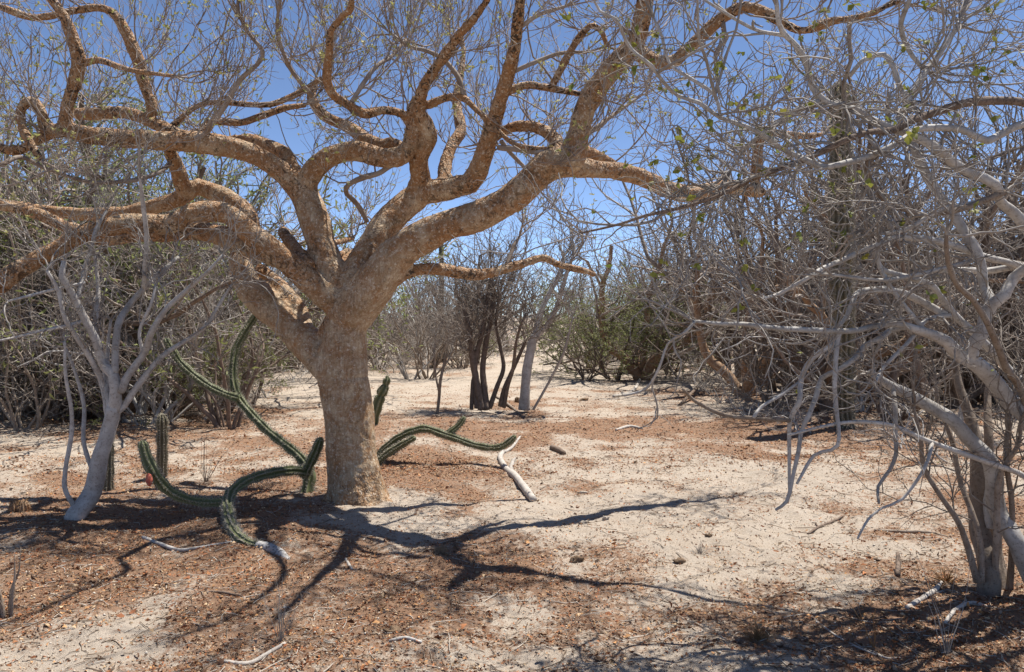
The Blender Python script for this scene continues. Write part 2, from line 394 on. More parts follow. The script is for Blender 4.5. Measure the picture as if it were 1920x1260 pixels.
TH = [   # thick limbs, blended into one skin where they meet
 ('trunk', '670,990,120 672,948,122 669,925,110 663,880,99 657,830,96 652,780,96 647,735,98 643,695,100 643,655,92 648,620,84 656,590,76', 6.9, 6.9),
 ('limb', '652,600,80 668,572,84 694,545,78 722,508,72 752,472,66 800,440,60 850,420,56 905,402,56 955,374,58 990,345,58 1022,316,60 1050,302,56', 6.9, 6.35),
 ('limb', '1046,306,54 1072,295,54 1083,255,46 1097,205,44 1125,155,42 1165,112,42 1192,80,38 1203,40,32 1210,-5,30 1216,-60,27 1235,-150,20', 6.35, 5.7),
 ('limb', '1040,305,52 1078,312,40 1120,317,32 1165,322,32 1210,336,33 1255,356,33 1295,364,30 1335,354,27 1375,351,27 1415,359,24 1432,360,16', 6.35, 7.6),
 ('limb', '1416,358,20 1416,335,20 1420,295,20 1424,262,17 1428,246,14', 7.58, 7.6),
 ('limb', '1182,92,34 1205,104,28 1235,116,27 1265,114,26 1290,92,25 1322,62,24 1358,31,22 1398,14,22 1440,26,22 1475,46,19 1508,58,17 1560,40,16 1620,30,13 1685,2,10', 5.95, 5.3),
 ('limb', '655,575,70 664,535,66 678,500,60 696,465,56 722,425,52 752,392,50 785,366,48', 6.98, 7.3),
 ('limb', '780,372,46 788,335,40 784,307,36 791,283,36 803,258,34 797,232,30 786,212,26 790,175,22 812,134,21 838,98,20 863,63,18 893,30,16 915,-5,15 935,-60,14 950,-200,12 900,-340,9', 7.28, 4.9),
 ('limb', '775,368,48 817,358,42 852,352,40 877,345,40 894,325,38 910,284,34 923,235,31 938,188,28 952,143,26 963,98,24 970,50,21 976,0,20 985,-70,17 1000,-200,12', 7.3, 5.2),
 ('limb', '845,350,30 834,330,27 838,298,25 848,272,24 863,247,23 859,213,18 857,187,16 863,143,13 869,105,11 867,70,8', 7.5, 8.1),
 ('limb', '640,560,58 622,512,56 606,470,55 594,428,53 582,392,53 568,358,52', 6.98, 7.1),
 ('limb', '570,366,46 580,332,42 606,302,40 642,286,38 675,284,38 707,294,37 740,296,36 764,280,32 772,245,26 776,205,23 783,182,20', 7.1, 6.8),
 ('limb', '566,366,46 546,342,42 518,316,39 482,292,38 433,276,38 383,268,37 333,264,36 283,263,37 233,260,37 183,255,35 135,246,30 108,243,24', 7.1, 6.6),
 ('limb', '126,246,26 123,226,25 130,187,24 142,145,26 147,110,27 134,67,24 120,30,21 97,-2,18 70,-60,13', 6.62, 6.3),
 ('limb', '118,244,26 90,252,22 66,266,20 34,282,19 0,277,18 -50,262,14 -120,270,9', 6.6, 6.5),
 ('limb', '112,243,22 82,236,20 80,216,18 66,193,17 50,192,17 38,213,17 46,247,17 66,283,15 78,300,12', 6.6, 6.4),
 ('limb', '400,270,26 350,258,24 308,240,23 267,221,23 233,211,24 187,213,25 142,214,22', 7.05, 7.3),
 ('limb', '560,335,30 534,290,28 500,273,26 465,262,22 430,262,16', 7.15, 7.5),
 ('limb', '284,216,20 283,193,20 271,160,22 260,117,24 247,83,24 230,50,20 212,25,16 187,15,14 140,20,14 93,30,14 60,33,14 27,23,14 0,13,13 -50,5,10', 7.25, 6.7),
 ('limb', '650,590,66 628,564,56 600,545,50 567,516,47 533,486,46 500,460,44 468,438,42 440,410,40 415,398,38 385,397,36 352,404,36 318,420,37 275,420,38 233,421,38 190,430,36 150,442,33 110,464,32 72,484,32 33,508,34 0,530,36 -45,572,34 -110,640,28 -190,690,20', 6.85, 5.9),
 ('limb', '520,484,40 480,466,42 440,450,41 400,438,38 360,433,35 300,436,34 250,440,33 195,446,30 140,432,26 80,405,22 20,388,20 -50,380,14', 6.95, 7.7),
 ('limb', '626,690,78 604,672,68 572,640,62 536,602,62 500,570,62 470,540,56 453,508,48 450,478,42 462,440,38 468,412,36 444,384,34 402,361,34 366,346,30', 6.95, 7.6),
 ('limb', '600,655,34 612,620,30 630,590,34', 6.92, 6.9),
 ('limb', '572,625,34 556,582,38 528,545,36 506,522,30 484,505,24', 7.15, 7.45),
 ('limb', '372,350,30 345,352,30 334,320,30 322,290,26 312,262,20', 7.55, 7.2),
 ('limb', '366,352,28 335,372,30 300,384,30 255,396,28 200,402,26 133,400,24 67,393,23 0,383,22 -60,370,16', 7.55, 7.9),
 ('limb', '740,522,30 765,510,24 800,504,22 833,506,22 868,513,22 893,515,20 920,512,19 950,503,19 983,493,17 1018,484,15 1040,493,14 1067,502,13 1093,507,12 1116,515,10', 6.95, 7.6),
 ('limb', '580,500,24 562,476,24 548,458,24 534,440,23 531,432,18', 7.1, 7.35),
 ('limb', '630,505,20 648,488,18 664,472,16', 7.15, 7.35),
 ('limb', '1052,292,30 1038,258,25 1002,238,22 966,238,21 938,250,19 926,262,14', 6.35, 6.85),
 ('limb', '1075,298,24 1096,284,21 1122,294,19 1150,306,14', 6.45, 7.0),
 ('limb', '770,292,26 735,268,22 717,273,26 687,262,29 657,240,24 633,230,21 603,212,20 584,182,17 590,158,14', 7.3, 7.6),
 ('limb', '790,255,26 767,230,18 752,213,17 717,207,18 683,213,18 650,196,18 622,174,18 613,143,18 617,100,16 620,60,14 640,33,13 660,0,12 640,-150,11 560,-300,8', 7.35, 4.8),
]
TN = [   # thinner branches of the same tree
 ('940,178,16 985,160,14 1033,166,13 1092,177,9', 6.45, 6.3), ('1033,166,13 1053,127,14 1073,90,13 1097,57,12 1113,48,11 1130,63,10 1137,85,8', 6.38, 6.2),
 ('783,182,18 800,197,17 833,184,15 867,183,14 884,197,11 917,228,10 950,260,9 973,273,9 1010,278,8 1052,277,6', 6.8, 6.3),
 ('872,184,11 860,147,10 833,113,9 800,95,8 767,87,7 730,60,5', 6.8, 6.7),
 ('380,264,11 395,238,10 427,190,10 450,150,9 483,120,8 493,97,8 467,63,7 447,20,7 450,-30,5', 6.6, 6.4), ('160,117,14 187,113,12 217,123,11 253,133,9 327,143,6', 6.4, 6.3),
 ('372,262,15 393,230,14 450,230,13 483,220,13 533,203,12 573,197,8', 7.2, 7.4), ('318,240,12 360,205,10 400,192,10 493,197,11 533,187,12 573,167,12 602,147,10', 7.0, 7.3),
 ('742,302,12 712,324,10 680,333,11 653,347,10 650,363,9 670,383,10 688,415,9', 7.4, 7.7), ('606,455,12 633,454,11 662,446,8', 7.2, 7.6), ('612,478,16 640,477,14 652,468,9', 7.2, 7.4),
 ('950,500,9 963,463,8 974,444,6', 7.3, 7.4), ('1088,262,9 1130,230,8 1165,205,7 1200,180,5', 6.2, 6.6), ('1195,52,9 1180,62,8 1165,50,6', 5.9, 5.9),
 ('1428,248,14 1470,252,13 1510,255,12 1540,252,8', 7.6, 7.8), ('1355,40,10 1358,75,9 1342,100,8 1345,150,6', 5.68, 5.7), ('1020,286,13 975,280,12 935,277,10', 6.4, 6.7),
 ('940,265,9 960,290,8 985,315,7', 6.8, 7.1), ('324,300,9 300,322,8 250,338,8 170,341,7 90,318,7 40,295,9 0,310,9', 6.4, 6.2), ('350,265,8 385,250,8 395,225,8', 6.6, 6.6),
 ('655,198,9 700,130,8 735,105,7 760,75,6', 7.2, 7.0), ('950,140,9 1000,118,8 1050,100,7 1100,98,6', 6.35, 6.3), ('963,60,9 1010,28,8 1060,12,6', 6.0, 5.9), ('585,180,10 560,150,8 540,120,8 520,60,7 525,0,6', 6.7, 6.5),
]
tree = thing('elephant_tree', 'squat thick-trunked elephant tree with peeling tan bark and wide twisting limbs', 'tree', G(668, 945))
TR = np.array(tree.location)
parts_, skel = [], []
for k, (nm, s, a, b) in enumerate(TH):
    pts = catmull(attach(pl(s, a, b), skel, 12, (0,)), 0.03)
    if nm != 'trunk': pts[:, 3] *= 1 + 0.13 * (fbm(np.arange(len(pts)) * .09, np.full(len(pts), k * 3.7), 77, 2) - .37) * 2
    skel.append(pts); parts_.append(tube(pts, 14, 0.10, k * 13))
for a, (ln, r) in {200: (.38, .07), 250: (.34, .075), 300: (.42, .08), 345: (.40, .075), 30: (.5, .06), 150: (.5, .06), 90: (.4, .06)}.items():   # buttress roots
    b = P(668, 945, 6.9); A = math.radians(a); c = np.array([math.cos(A), math.sin(A), 0])
    b[2] = 0
    n = np.array([[*(b + c * .10 + [0, 0, .16]), r * .8], [*(b + c * .19 + [0, 0, .05]), r], [*(b + c * .27 + [0, 0, -.02]), r * .8], [*(b + c * ln + [0, 0, -.08]), r * .5]])
    pts = catmull(n, .03); parts_.append(tube(pts, 10, .12, a))
    skel[0] = np.vstack([skel[0], pts])
V, F = join(parts_)
tmp = mesh_np('tmp', V, F, M['torote'])
rm = tmp.modifiers.new('r', 'REMESH'); rm.mode = 'VOXEL'; rm.voxel_size = 0.0125
sm = tmp.modifiers.new('s', 'SMOOTH'); sm.factor = 0.5; sm.iterations = 6
dg = bpy.context.evaluated_depsgraph_get(); ev = tmp.evaluated_get(dg)
em = bpy.data.meshes.new_from_object(ev)
nv = len(em.vertices); V = np.zeros(nv * 3, np.float32); em.vertices.foreach_get('co', V); V = V.reshape(-1, 3).astype(float)
N = np.zeros(nv * 3, np.float32); em.vertices.foreach_get('normal', N); N = N.reshape(-1, 3).astype(float)
nf = len(em.polygons); LT = np.zeros(nf, np.int32); em.polygons.foreach_get('loop_total', LT)
LV = np.zeros(len(em.loops), np.int32); em.loops.foreach_get('vertex_index', LV)
Q = LV.reshape(-1, 4) if (LT == 4).all() else None
assert Q is not None
bpy.data.objects.remove(tmp)
kd = KDTree(sum(len(p[::2]) for p in skel)); info = []
for k, p in enumerate(skel):
    for r in p[::2]:
        kd.insert(r[:3], len(info)); info.append((k, r[3]))
kd.balance()
vid = np.zeros(nv, np.int32); vr = np.zeros(nv)
for i in range(nv):
    best = 9e9
    for co, j, d in kd.find_n(V[i], 5):
        e = d / info[j][1]
        if e < best: best = e; vid[i] = info[j][0]; vr[i] = info[j][1]
def n3(p, f, s):
    return (fbm(p[:, 0] * f + 11, p[:, 1] * f + p[:, 2] * f * .7, s, 3) + fbm(p[:, 2] * f + 5, p[:, 0] * f * .8 - p[:, 1] * f * .6, s + 3, 3) - .88)
dsp = 0.012 * n3(V, 9, 61) + 0.009 * n3(V, 28, 67)
V = V + N * dsp[:, None]
# shallow ring round the trunk
ring = np.exp(-((V[:, 2] - (EYE - (706 - HY) / FPX * 6.9)) / .008) ** 2) * (vid == 0)
V = V - N * (ring * .009)[:, None]
flaky = np.clip(1.15 - vr / .16 + .25 * n3(V, 3, 81), 0, 1) * np.where(vid == 0, .8, 1)
fid = vid[Q[:, 0]]
# normals of the whole skin so that limb pieces meet without a seam
full = mesh_np('tmp', V, Q, M['torote']); N2 = np.zeros(nv * 3, np.float32); full.data.vertices.foreach_get('normal', N2); N2 = N2.reshape(-1, 3)
bpy.data.objects.remove(full)
for k in range(len(TH)):
    q = Q[fid == k]
    if not len(q): continue
    u, inv = np.unique(q, return_inverse=True)
    o = part(TH[k][0], V[u], inv.reshape(-1, 4), M['torote'], tree, attr={'flaky': flaky[u]})
    o.data.normals_split_custom_set_from_vertices(N2[u].tolist())
thin = []
for k, (s, a, b) in enumerate(TN):
    pts = catmull(attach(pl(s, a, b), skel + thin, 16, (0,)), 0.04); thin.append(pts)
    v, f = tube(pts, 8, .12, 300 + k)
    part('branch', v, f, M['torote'] if pts[:, 3].max() > .028 else M['twig_t'], tree, attr={'flaky': np.full(len(v), .9)})
# bark flakes curling off the limbs
sel = rng.choice(nf, 60000); w = flaky[Q[sel, 0]]; sel = sel[rng.random(len(sel)) < .15 + .75 * w ** 1.3][:17000]
pos = V[Q[sel]].mean(1); nn = nrm(N[Q[sel, 0]])
d = nrm(np.cross(nn, rng.normal(size=nn.shape)) + nn * (.05 + .5 * rng.random((len(nn), 1)) ** 2))
L = .005 + .011 * rng.random(len(nn)) ** 2
v, q = leafquads(pos - nn * .002, d, L, L * .8, .15)
pal = np.array([[.42, .235, .10], [.40, .29, .18], [.24, .14, .075], [.52, .44, .33], [.06, .04, .025]])
part('bark_flakes', v, q, M['litter'], tree, 'stuff', smooth=False, attr={'tint': np.repeat(pal[rng.choice(5, len(nn), p=[.22, .27, .15, .22, .14])], 6, 0)})

def shoots_from(skels, per_m, rmax, g=rng, zmin=0, ang=(.5, 1.2), up=.5, tipboost=True):
    """positions and directions for side shoots along digitised branches"""
    pos, dr, rad = [], [], []
    for p in skels:
        C = p[:, :3]; T = nrm(np.gradient(C, axis=0)); seg = np.linalg.norm(np.diff(C, axis=0), axis=1)
        for i in range(len(C) - 1):
            if p[i, 3] > rmax or C[i, 2] < zmin: continue
            n = g.poisson(seg[i] * per_m)
            for _ in range(n):
                a = g.uniform(*ang); pr = np.cross(T[i], g.normal(size=3)); pr /= np.linalg.norm(pr)
                pr[2] += up * g.random(); pr /= np.linalg.norm(pr)
                pos.append(C[i] + (C[i + 1] - C[i]) * g.random()); dr.append(T[i] * math.cos(a) + pr * math.sin(a)); rad.append(p[i, 3])
        if tipboost and p[-1, 3] < rmax and C[-1, 2] > max(zmin, 1.0):
            for _ in range(4):
                pos.append(C[-1]); dr.append(T[-1] + g.normal(size=3) * .5); rad.append(p[-1, 3])
    return np.array(pos), np.array(dr), np.array(rad)
def taper(r0, K, e=.35):
    return np.asarray(r0)[:, None] * np.linspace(1, e, K)[None]
def twigset(pos, dr, rad, cfg, root, m, g=rng, name='twigs'):
    """three orders of shoots; returns the tips of the last ones"""
    L = cfg['L'][0] * (.5 + g.random(len(pos)))
    a = grow(pos, dr, L, 10, cfg['wob'], cfg['up'], g); r1 = np.minimum(cfg['r'][0], rad * .8) * (.7 + .5 * g.random(len(pos)))
    R1 = taper(r1, 10, .4)
    p2, d2, i2, t2 = spawn(a, int(len(a) * cfg['n'][0]), .12, 1, cfg['ang'], g)
    b = grow(p2, d2, cfg['L'][1] * (.4 + g.random(len(p2))), 7, cfg['wob'], cfg['up'], g); R2 = taper(np.minimum(r1[i2] * .7, cfg['r'][1]), 7, .45)
    p3, d3, i3, t3 = spawn(b, int(len(b) * cfg['n'][1]), .15, 1, cfg['ang'], g)
    c = grow(p3, d3, cfg['L'][2] * (.4 + g.random(len(p3))), 5, cfg['wob'], cfg['up'], g); R3 = taper(np.minimum(R2[i3, 3] * .8, cfg['r'][2]), 5, .55)
    pr = [tubes_batch(a, R1, 5), tubes_batch(b, R2, 4), tubes_batch(c, R3, 3)]
    Vx, Fx = join([(v, [q]) for v, q in pr])
    part(name, Vx, Fx, m, root, 'stuff')
    return b, c
allp = [p for p in skel[1:]] + thin
pos, dr, rad = shoots_from(allp, 4.4, .062, zmin=2.3)
px_ = proj(pos); gap = (px_[:, 0] > 1090) & (px_[:, 0] < 1420) & (px_[:, 1] > 40) & (px_[:, 1] < 330)
hi_ = ((pos[:, 2] < 4.3) | (rng.random(len(pos)) < .3)) & (~gap | (rng.random(len(pos)) < .4)); pos, dr, rad = pos[hi_], dr[hi_], rad[hi_]
cfg = dict(L=(.8, .42, .20), r=(.0075, .0044, .0024), n=(6.0, 4.6), wob=.19, up=.15, ang=.72)
b_, c_ = twigset(pos, dr, rad, cfg, tree, M['twig_t'])
tips = c_[:, -1]; tips = tips[rng.random(len(tips)) < .36]
n = 4; tp = np.repeat(tips, n, 0); dd = rng.normal(size=tp.shape) + [0, 0, .5]
v, q = leafquads(tp, dd, .014 + .022 * rng.random(len(tp)), .010 + .010 * rng.random(len(tp)), .2)
part('leaf_buds', v, q, M['bud'], tree, 'stuff', smooth=False)
print('tree shoots', len(pos), len(b_), len(c_))

# ------------------------------------------------------------------ grey shrubs traced limb by limb
def traced(name, label, cat, base, limbs, bark, twig, tw, cfg, leaves=None, limbname='limb', rmax=.02, zmin=0.3, up=.4):
    root = thing(name, label, cat, base)
    sk = []
    for k, (s, a, b) in enumerate(limbs):
        bk = bark
        if s.startswith('!'): bk = 'greybrown'; s = s[1:]
        if s.startswith('@'): bk = 'brown'; s = s[1:]
        nodes = pl(s, a, b)
        # a crooked line between the traced nodes, in depth as well
        nodes = attach(nodes, sk, 8)
        nodes[1:-1, 1] += rng.normal(size=len(nodes) - 2) * .03
        pts = catmull(nodes, .04); sk.append(pts)
        v, f = tube(pts, 9 if pts[:, 3].max() > .012 else 6, .10, 500 + k)
        part(limbname, v, f, M[bk], root)
    pos, dr, rad = shoots_from(sk, tw, rmax, zmin=zmin, up=up)
    if len(pos):
        b, c = twigset(pos, dr, rad, cfg, root, M[twig])
        if leaves:
            mname, frac, ln = leaves
            t = c[rng.random(len(c)) < frac]; k = rng.integers(1, 5, len(t)); tp = t[np.arange(len(t)), k]
            v, q = leafquads(tp, rng.normal(size=tp.shape), ln * (.6 + .8 * rng.random(len(tp))), ln * (.5 + .5 * rng.random(len(tp))), .15)
            part('leaves', v, q, M[mname], root, 'stuff', smooth=False)
    return root, sk
RJ = [
 ('1965,1135,40 1935,1075,36 1908,1020,34 1886,960,32 1868,895,31 1850,858,29 1820,826,27 1780,787,25 1745,762,23 1713,743,22 1673,723,18 1630,697,12', 4.45, 4.5),
 ('1985,1130,40 1975,1020,38 1955,880,36 1922,783,34 1897,753,33 1863,713,30 1827,680,30 1800,663,27 1773,640,22 1747,627,19 1713,617,16 1690,607,11', 4.6, 4.2),
 ('1713,617,13 1693,608,12 1647,611,11 1597,620,11 1547,620,11 1480,617,10 1430,613,10 1397,608,9 1347,607,8 1300,602,6', 4.25, 3.9),
 ('1303,602,6 1280,622,6 1255,645,5 1235,690,5 1215,730,5 1170,742,4', 3.9, 4.1),
 ('1827,682,28 1820,655,26 1840,620,25 1853,582,23 1880,553,21 1913,520,20 1962,462,17 2010,380,12', 4.3, 4.0),
 ('1855,590,22 1858,560,19 1853,537,18 1843,507,18 1827,473,18 1810,440,18 1783,390,18 1750,347,18 1727,310,18 1703,267,17 1697,222,15 1707,193,14 1733,143,12 1753,117,11 1770,93,9 1800,40,7', 4.3, 4.6),
 ('2010,1130,42 2020,900,38 2015,700,34 1985,520,28 1920,413,20 1877,377,18 1850,350,18 1800,310,18 1760,283,18 1717,260,16 1667,237,15 1633,223,15 1600,207,14 1567,197,14 1537,190,13 1523,157,12 1510,123,11 1493,90,10 1473,67,10 1457,48,9 1450,0,8 1440,-50,5', 4.7, 3.9),
 ('1537,190,10 1500,203,10 1467,223,9 1433,247,8 1400,277,7 1370,320,5', 4.0, 4.2),
 ('1473,67,8 1427,57,7 1393,43,7 1353,23,6 1318,-2,5', 3.95, 3.9),
 ('@2030,1130,40 2070,850,36 2085,600,30 2060,360,24 2000,235,20 1920,197,16 1860,190,16 1800,197,16 1750,210,15 1717,223,14 1677,243,13 1633,250,12 1587,263,12 1550,280,12 1510,297,12 1460,317,11 1410,335,10 1377,353,9 1337,370,8 1277,390,7 1210,405,6 1160,420,5 1085,438,4', 4.6, 3.7),
 ('2040,300,20 1985,240,16 1920,232,15 1883,250,15 1847,263,14 1800,243,13 1760,237,13 1723,240,13 1693,260,12 1660,280,12 1620,297,12 1583,307,12 1557,315,11 1533,317,11 1510,300,10 1473,280,9 1437,257,9 1400,235,8 1353,217,8 1310,193,8 1277,173,7 1243,150,7 1220,127,7 1193,100,6 1177,77,6 1153,43,6 1127,17,5 1110,-10,4', 4.4, 3.6),
 ('1350,214,7 1337,180,7 1293,147,7 1257,117,6 1240,67,6 1225,33,4', 3.8, 3.9),
 ('!1593,43,8 1597,73,8 1592,117,8 1588,150,8 1585,197,7', 3.95, 4.05),
 ('!1630,220,8 1623,267,8 1627,317,9 1637,353,9 1660,377,9 1700,395,10 1740,402,10 1783,397,10 1833,380,11 1883,360,12', 4.1, 4.5),
 ('1593,143,8 1613,117,9 1633,107,9 1657,102,9 1677,127,10 1693,157,10 1705,190,9', 4.7, 4.5),
 ('1707,-5,9 1697,43,9 1710,90,9 1727,125,8', 4.4, 4.6),
 ('2005,600,22 1960,520,16 1920,500,13 1863,507,12 1813,507,12 1747,507,9', 4.5, 4.6),
 ('1960,520,16 1900,495,13 1847,483,13 1780,460,12 1730,447,12 1680,445,11 1647,457,11 1613,473,10 1573,490,10 1540,503,9 1507,523,8 1467,550,7 1430,560,5', 4.5, 4.0),
 ('1430,560,6 1412,552,5 1395,535,5 1380,505,4 1368,485,4', 4.0, 3.9),
 ('1680,445,9 1672,425,8 1655,400,6', 4.2, 4.3),
 ('1960,760,22 1910,700,18 1873,667,16 1830,627,15 1797,593,14 1763,560,13 1730,533,12 1690,517,11 1653,503,9 1640,470,7 1633,450,5', 4.7, 4.3),
 ('1773,590,15 1740,567,14 1697,550,13 1653,543,13 1620,547,12 1597,563,10 1587,593,9 1570,615,7', 4.5, 4.3),
 ('1700,612,12 1680,620,11 1647,633,11 1623,650,11 1597,673,10 1567,693,10 1547,710,10 1533,743,10 1513,780,9 1503,810,8 1494,839,8 1482,899,7 1474,939,7 1454,956,5', 4.2, 4.0),
 ('1575,620,9 1570,640,9 1563,687,9 1560,727,8 1563,763,8 1558,830,7 1529,855,7 1494,907,5', 4.2, 4.0),
 ('1572,640,10 1527,673,10 1507,713,10 1493,753,10 1483,787,9 1482,859,7 1480,919,5', 4.2, 4.1),
 ('!1480,788,9 1413,783,8 1363,780,8 1313,757,7 1280,730,5', 4.1, 3.9),
 ('1413,783,8 1430,763,7 1467,740,7 1500,715,5', 4.0, 4.2),
 ('1985,930,14 1920,891,11 1875,875,10 1795,847,10 1748,829,9 1696,806,9 1644,792,8 1597,792,7 1537,800,6 1478,816,5', 4.3, 3.9),
 ('1673,722,9 1673,770,9 1678,820,8 1680,850,8 1672,883,7 1652,915,6 1648,944,5', 4.4, 4.3),
 ('!1950,930,20 1935,790,16 1913,720,14 1897,697,14 1873,653,13 1853,607,12 1827,563,11 1793,533,10 1773,487,9 1774,440,7', 3.7, 3.6),
 ('1860,990,20 1820,830,12 1805,790,10 1812,740,8', 4.6, 4.9),
 ('1748,829,8 1722,872,7 1690,935,6 1660,955,5 1630,975,5 1608,1010,4', 4.2, 4.0), ('1790,590,10 1740,600,9 1700,640,8 1668,690,7 1640,720,5', 4.1, 3.9),
 ('1740,627,9 1690,560,8 1655,500,7 1648,455,5', 4.1, 3.9), ('1840,483,9 1780,500,8 1700,520,8 1640,525,7 1560,515,6', 4.3, 4.0), ('1830,380,10 1760,395,9 1700,430,8 1640,440,6', 4.4, 4.2),
]
cfgJ = dict(L=(.55, .30, .16), r=(.0075, .0048, .003), n=(2.6, 2.0), wob=.26, up=.05, ang=.85)
rj, skJ = traced('lomboy_shrub', 'sprawling smooth grey shrub with long crossing limbs and a few yellowish leaves', 'shrub', G(1990, 1130), RJ, 'grey', 'twig_g', 1.1, cfgJ,
                 ('leaf_y', .035, .035), rmax=.021, zmin=1.25)
hi = [p[p[:, 2] > 2.3] for p in skJ]; hi = [p for p in hi if len(p) > 3]
pos, dr, rad = shoots_from(hi, 3.0, .03, up=.3)
b, c = twigset(pos, dr, rad, dict(L=(.7, .36, .17), r=(.008, .005, .003), n=(4.6, 4.0), wob=.24, up=.04, ang=.8), rj, M['twig_g'])
t = c[rng.random(len(c)) < .18]; tp = np.repeat(t[:, 4], 3, 0)
v, q = leafquads(tp, rng.normal(size=tp.shape), .022 + .025 * rng.random(len(tp)), .018 + .02 * rng.random(len(tp)), .15)
part('leaves', v, q, M['leaf_y'], rj, 'stuff', smooth=False)

RB = [('1852,1125,42 1845,1060,38 1838,980,34 1832,900,30 1824,840,26 1812,780,20 1795,715,14 1790,640,9', 4.55, 4.9),
      ('1885,1120,30 1874,1040,26 1862,950,24 1852,880,20 1842,820,16 1850,740,12 1865,660,8', 4.6, 5.0),
      ('1832,1090,14 1812,1020,12 1792,975,11 1762,930,10 1738,880,9 1722,820,7 1712,760,5', 4.5, 4.4),
      ('1892,1118,14 1898,1040,11 1890,940,10 1880,850,9 1896,760,6', 4.45, 4.4),
      ('1840,1090,12 1825,1000,11 1800,900,10 1785,830,9 1760,760,7 1752,700,5', 4.6, 4.8),
      ('1864,1110,13 1868,1000,12 1880,900,10 1905,830,8 1915,780,6', 4.5, 4.3)]
traced('twiggy_shrub', 'brown multi-stemmed shrub growing up through the sprawling grey limbs', 'shrub', G(1858, 1120), RB, 'greybrown', 'twig_b', 5, dict(L=(.6, .3, .15), r=(.006, .004, .0025), n=(4, 3), wob=.22, up=.05, ang=.7),
       ('leaf_y', .02, .028), 'stem', rmax=.02, zmin=.35)

LS = [('140,985,40 150,962,36 166,925,34 185,860,30 204,795,27 214,762,25', 6.2, 6.2),
      ('214,768,24 219,740,22 213,703,20 188,682,17 177,640,15 160,597,14 140,553,13 124,520,12 120,490,9', 6.2, 6.0),
      ('214,775,16 232,760,13 267,717,12 310,667,10 350,637,8 383,613,7 417,560,6 435,533,4', 6.2, 6.5),
      ('226,735,16 238,705,14 267,660,13 287,623,12 313,580,10 350,543,9 393,510,7 418,478,5', 6.2, 6.0),
      ('215,700,14 227,613,13 240,570,12 270,540,10 300,517,9 335,482,7', 6.2, 6.6), ('270,540,10 274,500,9 274,447,9 268,380,8 262,330,5', 6.25, 6.1),
      ('210,775,12 200,735,11 190,697,11 184,613,10 182,547,8 178,480,5', 6.2, 6.4), ('204,785,13 180,720,11 160,663,10 127,597,9 110,547,8 88,507,6', 6.2, 5.9),
      ('150,965,9 126,920,9 124,880,8 132,820,8 133,770,7 126,700,6 122,640,4', 6.15, 6.0), ('145,560,9 152,530,9 158,500,9 167,470,8 182,430,8 200,395,5', 6.1, 6.3),
      ('160,530,6 120,540,6 83,547,6 40,558,5 15,565,4', 6.1, 5.9), ('180,900,9 158,830,8 152,760,7 140,690,6 118,640,4', 6.3, 6.4), ('195,840,8 205,760,8 200,660,7 208,600,5', 6.3, 6.5),
      ('160,600,7 130,610,7 75,620,6 30,632,5 -10,640,4', 6.0, 5.7), ('267,660,7 262,620,6 288,570,6 292,535,4', 6.1, 6.2)]
traced('smooth_shrub', 'leaning grey vase-shaped shrub with a smooth stem beside the sprawling cactus', 'shrub', G(145, 978), LS, 'grey', 'twig_g', 4.5, dict(L=(.5, .28, .15), r=(.006, .004, .0026), n=(3, 2.6), wob=.24, up=.04, ang=.8), None, 'stem', rmax=.026, zmin=1.1)

GT = [('984,768,20 985,735,17 988,700,16 997,650,16 1003,628,15', 13.4, 13.4), ('1002,640,12 1007,607,11 1020,570,10 1035,540,9 1050,515,8 1058,480,5', 13.4, 13.8), ('1003,635,12 1030,603,10 1047,567,9 1060,520,8 1075,480,5', 13.4, 13.0),
      ('976,768,10 980,735,9 984,690,9 994,640,8', 13.3, 13.3), ('1000,768,5 1033,710,5 1057,660,5 1068,620,4 1073,600,3', 13.2, 12.6)]
traced('young_tree', 'pale grey forked sapling beside the dark many-stemmed bush', 'tree', G(986, 764), GT, 'grey', 'twig_g', 6, dict(L=(.8, .45, .25), r=(.012, .008, .005), n=(4, 3.2), wob=.2, up=.05, ang=.7), None, 'stem', rmax=.05, zmin=1.2)
DB = [('903,768,15 897,735,14 890,700,13 884,660,12 878,610,10 868,570,7', 13.3, 13.6), ('895,765,12 890,720,11 892,670,10 905,620,9 912,570,8 920,520,5', 13.4, 13.8), ('912,768,14 908,730,13 905,690,11 912,640,10 922,590,8 925,540,6', 13.2, 12.9),
      ('884,768,8 886,720,7 890,690,6 880,640,4', 13.1, 13.0), ('918,765,10 932,725,9 944,690,8 938,650,7 930,610,6 935,560,4', 13.4, 13.7), ('938,762,10 945,730,9 958,700,8 972,670,7 985,640,5', 13.5, 13.6), ('945,764,8 952,725,7 962,690,7 968,640,5 980,600,4', 13.3, 13.1)]
traced('dark_bush', 'dark brown many-stemmed bush beside the pale forked sapling', 'bush', G(908, 766), DB, 'brown', 'twig_b', 9, dict(L=(.9, .5, .28), r=(.012, .008, .005), n=(4.5, 4), wob=.22, up=.05, ang=.7), None, 'stem', rmax=.07, zmin=.9)
traced('thin_sapling', 'single thin upright stem standing alone in pale sand', 'sapling', G(820, 775), [('820,776,6 823,745,6 826,715,6 832,685,5 838,665,4', 13.0, 13.0), ('823,735,4 816,700,4 814,660,3', 13.0, 13.1)], 'greybrown', 'twig_g', 5,
       dict(L=(.45, .3, .2), r=(.006, .005, .004), n=(2.5, 2), wob=.2, up=.15, ang=.5), None, 'stem', rmax=.05, zmin=.6)

